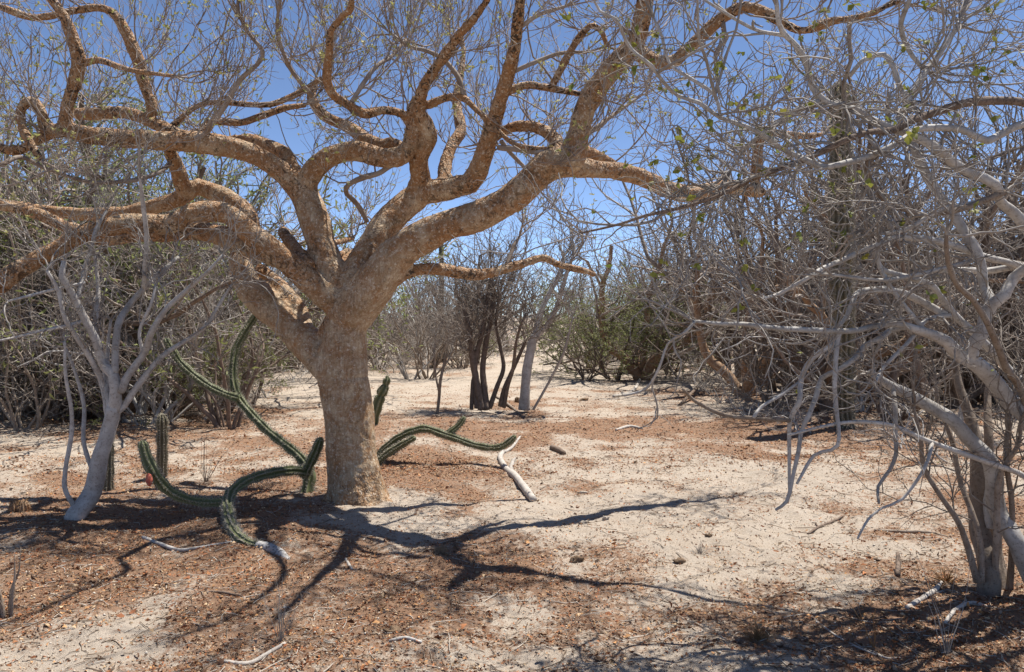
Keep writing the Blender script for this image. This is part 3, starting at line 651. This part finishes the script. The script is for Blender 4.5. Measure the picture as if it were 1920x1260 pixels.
# ------------------------------------------------------------------ cacti
def ribbed(pts, ribs, depth=.34, sides_per=6, seed=0, tub=.09):
    def prof(s, th):
        return 1 - depth + depth * (0.5 + .5 * np.cos(ribs * th))[None] ** .8 * 1.0 + tub * np.sin(s / .028)[:, None] * (0.5 + .5 * np.cos(ribs * th))[None] \
            + .22 * (fbm(s * 7, s * 0 + seed, 5, 2) - .37)[:, None]
    v, f = tube(pts, ribs * sides_per, 0, seed, prof)
    th = np.arange(ribs * sides_per) / (ribs * sides_per) * 2 * math.pi
    rib = np.tile(.5 + .5 * np.cos(ribs * th), len(pts)); rib = np.concatenate([rib, [.5, .5]])
    return v, f, rib
def spines(pts, ribs, step=.028, ln=.024, per=6):
    C = pts[:, :3]; T, A, B = frames(C); s = np.concatenate([[0], np.cumsum(np.linalg.norm(np.diff(C, axis=0), axis=1))])
    P_, D_ = [], []
    for k in range(ribs):
        th = 2 * math.pi * k / ribs
        for ss in np.arange(.02, s[-1], step):
            i = min(int(np.searchsorted(s, ss)), len(C) - 1); o = math.cos(th) * A[i] + math.sin(th) * B[i]
            for _ in range(per):
                P_.append(C[i] + o * pts[i, 3] * .97 + T[i] * (ss - s[i])); D_.append(o + rng.normal(size=3) * .6)
    P_ = np.array(P_); D_ = nrm(np.array(D_)); L = ln * (.5 + rng.random(len(P_)))
    line = np.stack([P_, P_ + D_ * L[:, None]], 1)
    return tubes_batch(line, np.tile([.0018, .0006], (len(P_), 1)), 3)
def capround(n):
    """round off the growing tip"""
    e = n[-1].copy(); t = n[-1, :3] - n[-2, :3]; t /= np.linalg.norm(t); r = e[3]
    ex = [np.array([*(e[:3] + t * r * k), r * q]) for k, q in ((.45, .86), (.8, .55), (.97, .2))]
    return np.vstack([n] + [x[None] for x in ex])
def cactus(name, label, base, arms, ribs=7, m='cactus', cat='cactus', armname='arm', tipr=True, ln=.022):
    root = thing(name, label, cat, base)
    for k, a in enumerate(arms):
        s, d0, d1 = a[:3]; mm = a[3] if len(a) > 3 else m
        n = pl(s, d0, d1)
        pts = catmull(n, .012)
        if tipr: pts = capround(pts)
        if mm == 'cactus_dead':
            v, f = tube(pts, 14, .16, k); o = part('dead_tip', v, f, M[mm], root); o['label'] = 'bleached dead stem end with black pits'; continue
        v, f, rib = ribbed(pts, ribs, seed=k * 7)
        o = part(armname, v, f, M[mm], root, attr={'rib': rib})
        v, q = spines(pts, ribs, ln=ln); tag(mesh_np('spines', v - np.array(root.location), q, M['spine'], o), kind='stuff')
    return root
c0 = cactus('sprawling_cactus', 'sprawling green ribbed cactus with crooked arms left of the thick trunk', G(572, 935),
 [('574,940,26 577,915,24 580,895,23 575,875,22 560,855,19 530,830,17 500,806,17 470,775,17 448,747,17 438,715,16 438,685,16 443,655,17 458,625,15 474,600,14 486,580,13', 7.15, 7.9),
  ('447,747,16 425,740,15 395,726,15 365,705,16 340,682,16 325,660,15 313,640,13', 7.5, 7.5),
  ('570,892,20 582,868,19 593,845,19 600,826,15', 7.1, 6.9),
  ('578,885,19,7.1 545,882,18,6.95 505,888,19,6.75 470,898,19,6.55 445,912,20,6.4 430,930,20,6.28 427,955,20,6.1 432,980,19,5.85 445,1003,19,5.6 465,1018,19,5.5 488,1026,19,5.42', 7.1, 5.4),
  ('432,938,19,6.25 405,942,19,6.25 370,940,19,6.25 335,930,20,6.2 308,912,22,6.15 288,885,22,6.1 275,858,22,6.1 268,834,18,6.1', 6.2, 6.1),
  ('484,1023,19,5.43 500,1026,21,5.4 518,1034,20,5.34 532,1044,16,5.26 540,1052,10,5.2', 5.4, 5.2, 'cactus_dead')])
fr = thing('cactus_fruit', 'small red fruit on the side of the upcurved cactus arm', 'fruit', P(279, 896, 6.08))
v, f = tube(catmull(np.array([[*P(277, 888, 6.04), .008], [*P(279, 893, 6.04), .022], [*P(280, 902, 6.04), .026], [*P(281, 911, 6.04), .012]]), .008), 12, .2, 3); part('fruit_body', v, f, M['red'], fr)
v, q = spines(catmull(np.array([[*P(277, 890, 6.04), .02], [*P(281, 910, 6.04), .022]]), .01), 8, .012, .01, 2); part('fruit_bristles', v, [q], M['spine'], fr, 'stuff')
cactus('creeping_cactus', 'dark green ribbed cactus creeping over litter right of the thick trunk', G(735, 850),
 [('700,868,16 718,845,15 745,822,15 775,808,15 800,804,15 830,814,15 855,822,14 885,833,13 915,839,13 938,838,13 955,828,13 964,820,10', 8.9, 8.5),
  ('705,872,13 725,852,13 750,836,13 775,822,11', 8.7, 8.6), ('838,815,13 850,806,13 862,795,12 869,785,10', 8.7, 8.75),
  ('735,852,10 740,842,10 748,830,10', 8.8, 8.8)])
cactus('jointed_cactus', 'short dark jointed cactus stem peeping out behind the thick trunk', G(700, 790),
 [('700,795,18 704,775,18 709,755,22 713,745,20 714,741,13', 11.6, 11.6), ('713,743,12 716,736,19 721,727,19 723,722,11', 11.6, 11.6), ('723,722,10 724,717,14 726,711,14 726,708,9', 11.6, 11.6)], 6, 'cactus', armname='joint')
cactus('stunted_cactus', 'short brown upright cactus stump with a pale woolly top', G(304, 892), [('303,898,19 304,860,19 304,820,20 304,790,20 303,782,16', 7.9, 7.9)], 9, 'cactus_d', armname='stem')
cactus('old_cactus_stump', 'thin dark upright cactus post behind the leaning grey shrub', G(204, 922), [('203,928,18 204,895,18 205,850,17 206,815,15', 7.3, 7.35)], 8, 'cactus_d', armname='stem')
cardon = cactus('tall_columnar_cactus', 'tall dark columnar cactus standing in the thicket behind grey limbs', G(1583, 803),
 [('1584,812,36 1583,770,36 1582,700,38 1580,600,42 1578,500,44 1577,400,44 1577,300,42 1576,220,40 1575,170,36', 11.5, 11.5)], 12, 'cactus_d', armname='stem', ln=.03)
cactus('slender_columnar_cactus', 'thin distant columnar cactus rising above the thicket under the low limb', G(828, 668), [('828,672,9 828,600,9 828,520,9 827,455,9', 30, 30)], 8, 'cactus_d', armname='stem')
bc = thing('barrel_cactus', 'pair of small brown cactus heads on the sand left of the leaning shrub', 'cactus', G(38, 962))
for (px, py, w) in ((28, 958, 17), (45, 958, 17)):
    n = capround(catmull(pl('%d,%d,%d %d,%d,%d %d,%d,%d' % (px, py + 8, w, px, py - 6, w + 3, px - 1, py - 14, w - 2), 6.45), .01))
    v, f, rib = ribbed(n, 10); o = part('head', v, f, M['russet'], bc, attr={'rib': rib})
    v, q = spines(n, 10, .02, .02, 5); tag(mesh_np('spines', v - np.array(bc.location), q, M['leaf_d'], o), kind='stuff')

# ------------------------------------------------------------------ thicket plants: a few kinds grown once, then copied
HID = []
def shrub_proto(name, seed, h, nst, spread, twig, bark, n2=6, n3=4, leaf=None, crook=.2, r0=.03, trunk=False, leafn=6, leafl=.03):
    g = np.random.default_rng(seed)
    root = bpy.data.objects.new(name, None); root.empty_display_size = .1; HID.append(root)
    th = g.random(nst) * 6.283; sp = spread * (.35 + .8 * g.random(nst))
    d = np.stack([np.cos(th) * sp, np.sin(th) * sp, np.ones(nst)], 1)
    base = np.stack([np.cos(th), np.sin(th), np.zeros(nst)], 1) * (.10 * g.random((nst, 1)) * (0.4 if trunk else 1.6)); base[:, 2] = -.06
    L = h * (.65 + .5 * g.random(nst)); r = r0 * (.5 + .8 * g.random(nst))
    st = grow(base, d, L, 14, crook, .02, g); Rs = taper(r, 14, .3)
    p2, d2, i2, t2 = spawn(st, nst * n2, .18, 1, .8, g)
    b = grow(p2, d2, h * .42 * (.35 + g.random(len(p2))) * (1.25 - .6 * t2), 9, .2, .04, g); R2 = taper(r[i2] * .42 * (1.2 - .7 * t2), 9, .4)
    p3, d3, i3, t3 = spawn(b, int(len(b) * n3 * .75), .12, 1, .8, g)
    c = grow(p3, d3, h * .17 * (.4 + g.random(len(p3))), 6, .26, .02, g); R3 = taper(np.minimum(R2[i3, 4] * .6, .006) + .0012, 6, .5)
    p4, d4, i4, t4 = spawn(c, int(len(c) * 2.0), .15, 1, .8, g)
    e = grow(p4, d4, h * .075 * (.4 + g.random(len(p4))), 4, .28, .02, g); R4 = taper(np.full(len(p4), .0026), 4, .6)
    def mk(nm, V, F, m, **k):
        o = mesh_np(nm, V, F, m, root, link=False, **k); HID.append(o); return o
    V1, Q1 = tubes_batch(st, Rs, 7); mk('stems', V1, Q1, M[bark])
    V2, F2 = join([(v, [q]) for v, q in (tubes_batch(b, R2, 4), tubes_batch(c, R3, 3), tubes_batch(e, R4, 3))])
    tag(mk('twigs', V2, F2, M[twig]), kind='stuff')
    if leaf:
        t = np.concatenate([c.reshape(-1, 3), e.reshape(-1, 3)]); t = t[g.random(len(t)) < leafn / 10.0]
        v, q = leafquads(t, g.normal(size=t.shape) + [0, 0, .2], leafl * (.6 + .8 * g.random(len(t))), leafl * .32, .2, g)
        tag(mk('leaves', v, q, M[leaf], smooth=False), kind='stuff')
    return root
def kids(root): return [o for o in HID if o.parent is root]
def plant(proto, x, y, sc, label, cat, group, name=None, rz=None, sz=1.0):
    r = bpy.data.objects.new(name or proto.name, None); r.empty_display_size = .1; COL.objects.link(r)
    r.location = (x, y, float(gh(x, y)) - .01); r.scale = (sc, sc, sc * sz); r.rotation_euler = (0, 0, random.random() * 6.283 if rz is None else rz)
    tag(r, label, cat, group)
    for k in kids(proto):
        c = k.copy(); c.parent = r; COL.objects.link(c)
    return r
PR = {
 'a': shrub_proto('bare_shrub', 1, 2.6, 9, .55, 'twig_b', 'brown', 7, 5, crook=.20, r0=.028),
 'b': shrub_proto('bare_shrub', 2, 2.8, 7, .75, 'twig_p', 'grey', 7, 5, crook=.24, r0=.026),
 'c': shrub_proto('bare_shrub', 3, 2.4, 12, .7, 'twig_b', 'greybrown', 6, 5, crook=.18, r0=.02),
 'd': shrub_proto('thorn_tree', 4, 3.6, 4, .75, 'twig_b', 'brown', 11, 6, crook=.26, r0=.06, trunk=True),
 'e': shrub_proto('thorn_tree', 6, 3.8, 5, .85, 'twig_p', 'greybrown', 10, 6, crook=.28, r0=.055, trunk=True),
 'g': shrub_proto('green_bush', 8, 2.2, 9, .8, 'twig_b', 'brown', 7, 5, 'leaf_g', crook=.2, r0=.022, leafn=9, leafl=.055),
 'h': shrub_proto('feathery_tree', 9, 3.8, 5, .75, 'twig_b', 'brown', 10, 6, 'leaf_g', crook=.24, r0=.07, trunk=True, leafn=9, leafl=.07),
 'p': shrub_proto('low_brush', 12, 1.1, 9, 1.1, 'twig_p', 'grey', 5, 4, crook=.3, r0=.012),
 'r': shrub_proto('russet_tree', 15, 4.0, 5, .5, 'twig_t', 'russet', 9, 5, crook=.2, r0=.10, trunk=True),
}
def at(px, d): return ((px - CX) / FPX * d, d)
def put(k, px, d, sc, label, cat, group, **kw):
    x, y = at(px, d); return plant(PR[k], x, y, sc, label, cat, group, **kw)
g2 = np.random.default_rng(21)
LOOK = {'a': ('dark brown leafless shrub', 'shrub'), 'b': ('pale grey leafless shrub', 'shrub'), 'c': ('leafless shrub of many fine stems', 'shrub'),
        'd': ('bare dark thorn tree', 'tree'), 'e': ('bare grey-brown thorn tree', 'tree')}
def near_what(px):
    for lim, w in ((100, 'beyond the small brown cactus heads'), (300, 'behind the leaning grey shrub'), (520, 'behind the upright cactus arms'), (720, 'behind the thick peeling trunk'),
                   (880, 'behind the thin lone stem'), (1072, 'behind the dark many-stemmed bush'), (1290, 'by the olive-green path bushes'), (1520, 'behind the dangling grey twigs'),
                   (1640, 'beside the tall columnar cactus')):
        if px < lim: return w
    return 'behind the sprawling grey shrub'
def lab3(l, cat): return l, cat, l + ' (set)'
def zone(n, x0, x1, d0, d1, mix, s0, s1, row, pw=1.0):
    ks = list(mix); pr = np.array([mix[k] for k in ks]); pr = pr / pr.sum()
    for i in range(n):
        d = d0 + (d1 - d0) * g2.random() ** pw; px = x0 + (x1 - x0) * (i + g2.random()) / n
        k = ks[g2.choice(len(ks), p=pr)]; lk, cat = LOOK[k]
        lab = lk + ' ' + row + ' ' + near_what(px)
        put(k, px, d, s0 + (s1 - s0) * g2.random(), lab, cat, lab + ' (set)', sz=.85 + .3 * g2.random())
zone(17, -330, 440, 11.0, 13.5, dict(a=3, b=3, c=3), .8, 1.2, 'at the thicket edge')
zone(20, -420, 470, 13.5, 20, dict(a=3, b=2, c=2, d=3, e=3), 1.3, 1.75, 'deep in the thicket')
zone(24, 430, 900, 20, 28, dict(a=2, b=2, c=3), .85, 1.2, 'across the sand')
zone(20, 420, 1000, 28, 42, dict(a=2, b=2, c=2, d=2, e=2), 1.2, 1.6, 'in the far brush')
zone(22, 1090, 1400, 24, 34, dict(a=2, b=2, c=2, d=1), 1.0, 1.5, 'across the sand')
zone(17, 1440, 2250, 12.0, 15.5, dict(a=3, b=2, c=3, d=1), .9, 1.3, 'at the thicket edge')
zone(18, 1400, 2300, 15.5, 23, dict(a=2, b=2, c=2, d=3, e=3), 1.5, 2.0, 'deep in the thicket')
zone(30, -300, 2250, 46, 75, dict(a=2, b=2, c=2, d=2, e=2), 1.5, 2.2, 'on the far skyline')
for px, d, s in ((60, 13, 1.45), (210, 12.4, 1.3), (330, 13.5, 1.35), (450, 15.5, 1.15), (-120, 13, 1.4), (140, 16, 1.9), (390, 17, 1.55), (20, 18, 2.0), (290, 18, 1.9)):
    put('h', px, d, s, *lab3('green feathery-leaved tree ' + ('deep in the thicket ' if d > 15 else 'at the thicket edge ') + near_what(px), 'tree'))
for px, d, s in ((1098, 19.5, .95), (1150, 20, 1.3), (1215, 20.5, 1.3), (1120, 22, 1.5), (1180, 22.5, 1.6), (1255, 22, 1.3)):
    put('g', px, d, s, *lab3(('small' if s < 1.1 else 'taller' if s > 1.4 else 'mid-sized') + ' rounded olive-green bush at the bend of the sandy path', 'bush'))
for px, d, s in ((430, 13.2, .8), (310, 11.8, .75), (880, 26, .8), (770, 31, 1.0), (560, 24, .9)):
    put('g', px, d, s, *lab3('loose olive-green bush at the foot of the brush ' + near_what(px), 'bush'))
put('r', 1205, 20, 1.15, 'distant tan-barked tree with thick crooked limbs behind the green bushes', 'tree', None)
put('r', 1560, 13.5, .95, 'orange-barked tree standing beside the tall columnar cactus', 'tree', None, name='russet_tree')
put('r', 1400, 16, 1.0, 'russet-limbed tree in the brush between the path and the columnar cactus', 'tree', None)
for px, d, s in ((1270, 30, 2.0), (1380, 19, 1.6), (1480, 17, 1.6), (1660, 15, 1.6), (1800, 14, 1.6), (1900, 16, 1.8), (1730, 18, 1.9)):
    put('e' if int(px / 10) % 2 else 'd', px, d, s, *lab3('tall spreading bare tree rising over the thicket ' + near_what(px), 'tree'))
for px, d, s in ((500, 15.5, .9), (455, 14, .8), (560, 19, .9), (740, 22, 1.2), (800, 24, 1.2), (390, 12, .8), (700, 27, 1.6), (850, 29, 1.6), (780, 33, 1.8), (930, 31, 1.6), (1000, 34, 1.7)):
    put('p', px, d, s, *lab3('low pale tangle of dead brush on the sand ' + near_what(px), 'brush'))
for px, d, s in ((1370, 14.5, 1), (1420, 12.6, .8), (1330, 17.5, 1.0), (1510, 11, .8), (1700, 9.5, .8), (1800, 8.5, .8)):
    put('p', px, d, s, *lab3('low pale tangle of dead brush under the thicket ' + near_what(px), 'brush'))

# ------------------------------------------------------------------ litter, sticks, stones, tufts
def scatter(n, x0, x1, y0, y1, pw=1.0):
    y = y0 + (y1 - y0) * rng.random(n) ** pw; hw = y * .72 + .6
    x = (rng.random(n) * 2 - 1) * hw
    return x, y
pal = np.array([[.34, .145, .065], [.26, .105, .05], [.42, .225, .10], [.46, .33, .20], [.14, .075, .045], [.27, .21, .16]])
Vs, Qs, Ts, off = [], [], [], 0
for n, y0, y1, l0, l1, pw in ((330000, 3.2, 9.0, .006, .024, 1.25), (170000, 8.0, 18, .012, .035, 1.2)):
    x, y = scatter(n, 0, 0, y0, y1, pw)
    m = litter(x, y); cl = fbm(x * 9, y * 9, 91, 3)
    keep = rng.random(n) < np.clip((m - .16) * 1.25 + (cl - .44) * 1.5, .14, 1) * .75
    x, y = x[keep], y[keep]; k = len(x)
    L = l0 + (l1 - l0) * rng.random(k) ** 2.2 + (rng.random(k) < .03) * .02
    d = rng.normal(size=(k, 3)); d[:, 2] *= .28; p = np.stack([x, y, gh(x, y) + .002 + .006 * rng.random(k)], 1)
    v, q = leafquads(p, d, L, L * (.25 + .45 * rng.random(k)), .22)
    t = pal[rng.choice(6, k, p=[.22, .17, .15, .13, .18, .15])] * (.75 + .5 * rng.random((k, 1)))
    Vs.append(v); Qs.append(q + off); Ts.append(np.repeat(t, 6, 0)); off += len(v)
V = np.vstack(Vs); print('litter leaves', len(V) // 6)
tag(mesh_np('leaf_litter', V, np.vstack(Qs), M['litter'], smooth=False, attr={'tint': np.vstack(Ts)}), 'rust-brown dry leaf litter scattered over the sand', 'litter', kind='stuff')
x, y = scatter(17000, 0, 0, 3.2, 15, 1.4); m = litter(x, y); k = rng.random(len(x)) < .25 + .75 * m; x, y = x[k], y[k]
L = .04 + .16 * rng.random(len(x)) ** 2.5; d = rng.normal(size=(len(x), 3)); d[:, 2] *= .06
p = np.stack([x, y, gh(x, y) + .006], 1); tw = grow(p, d, L, 4, .18, 0)
tw[:, :, 2] = gh(tw[:, :, 0], tw[:, :, 1]) + .003 + .006 * rng.random((len(x), 1))
v, q = tubes_batch(tw, taper(.0012 + .0022 * rng.random(len(x)), 4, .6), 3)
t = np.array([[.30, .23, .17], [.14, .10, .07], [.45, .40, .34]])[rng.choice(3, len(x))]
tag(mesh_np('twig_litter', v, q, M['litter'], attr={'tint': np.repeat(t, 12, 0)}), 'fine fallen twigs strewn over the sand', 'litter', kind='stuff')
x, y = scatter(16000, 0, 0, 3.2, 11, 1.4); s = .002 + .007 * rng.random(len(x)) ** 3     # grit
oc = np.array([[1, 0, 0], [0, 1, 0], [-1, 0, 0], [0, -1, 0], [0, 0, .8], [0, 0, -.8]])
p = np.stack([x, y, gh(x, y) + s * .3], 1)
v = (p[:, None] + oc[None] * (s[:, None, None]) * (.6 + .8 * rng.random((len(x), 6, 1)))).reshape(-1, 3)
f = np.array([[0, 1, 4], [1, 2, 4], [2, 3, 4], [3, 0, 4], [1, 0, 5], [2, 1, 5], [3, 2, 5], [0, 3, 5]])
f = ((np.arange(len(x)) * 6)[:, None, None] + f[None]).reshape(-1, 3)
t = np.array([[.48, .40, .31], [.35, .28, .21], [.58, .52, .44]])[rng.choice(3, len(x))]
tag(mesh_np('grit', v, f, M['litter'], smooth=False, attr={'tint': np.repeat(t, 6, 0)}), 'coarse pale grit and pebbles on the sand', 'gravel', kind='stuff')

def ground_stick(name, label, chains, m, cat='branch', lift=0.6):
    """chains: list of 'px,py,w ...' traced on the ground (optional fourth value: height in cm)"""
    root = None
    for k, s in enumerate(chains):
        n = []
        for t in s.split():
            a = list(map(float, t.split(','))); p = G(a[0], a[1]); r = a[2] / 2 / FPX * p[1]
            p[2] += r * lift + (a[3] / 100 if len(a) > 3 else 0); n.append([*p, r])
        n = np.array(n)
        if root is None: root = thing(name, label, cat, n[0, :3])
        v, f = tube(catmull(n, .02), 8, .16, 700 + k + len(s)); part('shaft' if k == 0 else 'side_branch', v, f, M[m], root)
    return root
ground_stick('dead_branch', 'bleached white crooked dead branch lying right of the creeping cactus', ['1000,934,14 988,918,15 972,902,14 962,888,14 950,876,12 940,864,11 938,852,10 944,844,8', '962,886,9 958,874,9 962,862,7 966,854,4', '945,846,7 960,838,6 975,824,4'], 'bone')
ground_stick('dead_branch', 'long thin grey stick lying in shadow near the dead cactus tip', ['268,1006,7 300,1022,7 335,1030,7 370,1030,7 410,1026,6 440,1020,4'], 'grey', 'stick')
ground_stick('dead_branch', 'pale thick stick lying in litter beside a dry sapling in the foreground', ['420,1252,8 465,1248,9 500,1234,9 535,1222,7'], 'bone', 'stick')
ground_stick('dead_branch', 'long straight brown stick lying on bare sand near the brown stems', ['1640,998,6 1690,999,6 1740,998,6 1775,1004,4'], 'greybrown', 'stick')
ground_stick('dead_branch', 'pale forked stick lying in shade at the foot of the brown stems', ['1700,1148,9 1730,1132,10 1752,1120,10 1765,1100,6', '1740,1126,5 1770,1118,4'], 'bone', 'stick')
ground_stick('dead_branch', 'bleached forked stick lying in leaf litter beside the brown stems', ['1772,1172,7 1790,1154,8 1820,1143,8 1850,1140,5', '1795,1150,5 1812,1138,4'], 'bone', 'stick')
ground_stick('dead_branch', 'short dark block of wood lying on the sand right of the white branch', ['1034,840,10 1046,843,12 1058,847,9'], 'brown', 'wood')
ground_stick('dead_branch', 'short pale twig standing by the sapling twigs right of the trunk shadow', ['648,1045,5 655,1056,6 660,1068,5'], 'bone', 'stick')
ground_stick('dead_branch', 'grey stick half buried in the centre foreground litter', ['730,1216,6 760,1213,7 790,1220,5'], 'grey', 'stick')
ground_stick('dead_branch', 'pale dead branch lying on the path before the green bushes', ['1150,742,6 1175,738,6 1190,728,6 1200,712,5 1212,690,4', '1175,738,4 1165,732,3'], 'bone', 'branch')
ground_stick('dead_branch', 'thin pale stick lying on litter beyond the creeping cactus', ['1155,808,5 1180,800,6 1205,802,4'], 'bone', 'stick')
ground_stick('dead_branch', 'dark fallen branch propped among litter below the right thicket', ['1275,760,6 1310,735,6,14 1350,700,7,30 1400,670,7,42 1450,655,6,55 1500,640,5,60', '1350,700,5,30 1335,675,4,40', '1310,735,5,14 1330,740,4,4'], 'brown', 'branch')
ground_stick('dead_branch', 'dark thin stick lying beside the pale sapling', ['930,742,4 950,756,5 975,774,4'], 'greybrown', 'stick')
ground_stick('dead_branch', 'thin dark stick slanting over litter left of the foreground clod', ['350,1130,3 400,1118,4 450,1122,4 480,1136,3'], 'brown', 'stick')
ground_stick('dead_branch', 'long thin straw-coloured stem lying across the shade in the right foreground', ['1522,1165,3 1560,1188,4 1600,1212,4 1660,1234,4 1690,1232,3'], 'bone', 'stick')
ground_stick('broken_stump', 'short broken stick standing out of the sand before the brown stems', ['1683,1086,9 1684,1074,9,5 1683,1064,7,9'], 'brown', 'stump')
ground_stick('dead_branch', 'slim twig lying on sand with side spurs right of centre', ['1515,1002,4 1535,990,5 1565,976,5 1580,966,3', '1535,990,3 1528,980,2', '1560,978,3 1558,968,2'], 'brown', 'stick')

def clod(name, label, px, py, w, h, m, cat):
    w *= .75; h *= .8; p = G(px, py); r = w / 2 / FPX * p[1]; hh = h / FPX * p[1]
    n = 18; k = 10; th = np.arange(n) / n * 6.283; ph = np.linspace(-.5, 1.45, k)
    dirv = np.stack([np.cos(th)[None] * np.cos(ph)[:, None], np.sin(th)[None] * np.cos(ph)[:, None] * .75, np.sin(ph)[:, None] * np.ones(n)[None]], -1)
    q = dirv.reshape(-1, 3); s = px * .37
    rad = 1 + 2.2 * (fbm(q[:, 0] * 2.2 + s, q[:, 1] * 2.2 + q[:, 2] * 2 + s, int(px), 3) - .44)
    v = q * rad[:, None] * [r, r, hh]; v = v.reshape(k, n, 3); top = v[-1].mean(0)
    V = np.vstack([v.reshape(-1, 3), top[None]]) + p
    i = np.arange(k - 1)[:, None] * n; j = np.arange(n)[None]; j2 = (j + 1) % n
    Q = np.stack([i + j, i + j2, i + n + j2, i + n + j], -1).reshape(-1, 4)
    T = np.stack([(k - 1) * n + np.arange(n), (k - 1) * n + (np.arange(n) + 1) % n, np.full(n, k * n)], -1)
    o = mesh_np(name, V - p, [Q, T], M[m]); o.location = p; return tag(o, label, cat)
M['stone'] = m_bark('stone', (0.34, 0.29, 0.24), (0.45, 0.40, 0.34), (0.16, 0.12, 0.09), 30, .006, .2)
M['dung'] = m_bark('dry_dung', (0.17, 0.11, 0.065), (0.25, 0.17, 0.105), (0.04, 0.025, 0.016), 40, .012, .28)
for a in (('dry_clod', 'lumpy brown dung clod in the fork of the big branch shadow', 828, 1034, 36, 14, 'dung', 'clod'), ('dry_clod', 'dark brown clod lying on the end of a branch shadow', 1082, 1052, 26, 12, 'dung', 'clod'),
          ('dry_clod', 'flat brown clod on open sand beside a grass tuft', 1274, 1055, 32, 9, 'dung', 'clod'), ('dry_clod', 'dark flat clod in the shadow patch of the near foreground', 735, 1192, 38, 12, 'dung', 'clod'),
          ('stone', 'long pale stone lying on the thin branch shadow', 1096, 972, 24, 7, 'stone', 'stone'), ('stone', 'rounded grey stone lying on the thin branch shadow', 1136, 969, 15, 9, 'stone', 'stone'),
          ('stone', 'flat pale stone beside dark bits on sand right of the white branch', 1094, 921, 28, 6, 'stone', 'stone'), ('stone', 'pale rounded stone at the edge of the right foreground shade', 1616, 1118, 18, 8, 'stone', 'stone'),
          ('dry_clod', 'dark knobbly clod on sand below the hanging grey twigs', 1330, 1012, 16, 10, 'dung', 'clod'), ('dry_clod', 'brown flattened clod on the far sandy path', 1095, 750, 24, 6, 'dung', 'clod'),
          ('dry_clod', 'small black lump standing in the right foreground shade', 1566, 1170, 9, 10, 'dung', 'clod'), ('stone', 'brown stone lying at the dark bush foot by the sapling', 970, 754, 14, 9, 'dung', 'stone')):
    clod(*a)
def tuft(name, label, px, py, n, h, m, spread=.9, r=.0016, cat='grass', K=6):
    p = G(px, py); root = thing(name, label, cat, p)
    th = rng.random(n) * 6.283; sp = spread * rng.random(n)
    d = np.stack([np.cos(th) * sp, np.sin(th) * sp, np.ones(n)], 1); b = p + d * .02 * [1, 1, 0] - [0, 0, .01]
    g = grow(b, d, h * (.4 + .7 * rng.random(n)), K, .10, -.10 * spread)
    v, q = tubes_batch(g, taper(np.full(n, r), K, .3), 3); part('blades', v, q, M[m], root, 'stuff')
tuft('grass_tuft', 'straw-coloured dry grass tuft in the right foreground shade', 1420, 1205, 130, .13, 'leaf_d', 1.3)
tuft('grass_tuft', 'small dry grass tuft beside the flat brown clod', 1312, 1040, 80, .10, 'twig_p', 1.5)
tuft('grass_tuft', 'bright orange dried leafy tuft at the foot of the brown stems', 1775, 1092, 90, .10, 'leaf_d', 1.4, .003)
tuft('dead_weed', 'wiry dry weed standing in the foreground beside the pale stick', 525, 1215, 16, .34, 'twig_g', .5, .002, 'weed')
tuft('dead_weed', 'wiry dry weed with upright stems behind the upcurved cactus arm', 385, 905, 12, .55, 'brown', .7, .003, 'weed')
tuft('dead_weed', 'thin dry weed standing in the shade of the right foreground', 1775, 1235, 7, .5, 'twig_g', .5, .0028, 'weed')
tuft('dead_weed', 'straw-coloured thin weed in the right foreground before the brown stems', 1640, 1215, 5, .45, 'leaf_d', .8, .0025, 'weed')
st = thing('splintered_stump', 'splintered dead grey stump standing at the left edge of the foreground', 'stump', G(8, 1172))
for k in range(9):
    a = rng.uniform(-1, 1, 2) * .035; p = np.array(st.location) + [a[0], a[1], -.02]
    top = p + [a[0] * 1.6 + rng.normal() * .03, a[1] * 1.5, .25 + .28 * rng.random()]
    v, f = tube(catmull(np.array([[*p, .010], [*(p * .65 + top * .35 + rng.normal(size=3) * .015), .008], [*(p * .3 + top * .7 + rng.normal(size=3) * .025), .005], [*top, .0015]]), .03), 6, .3, k); part('splinter', v, f, M['greybrown'], st)
for o in HID:
    if o.name and o.users == 0: pass
bpy.context.view_layer.update()
print('objects', len(S.objects))
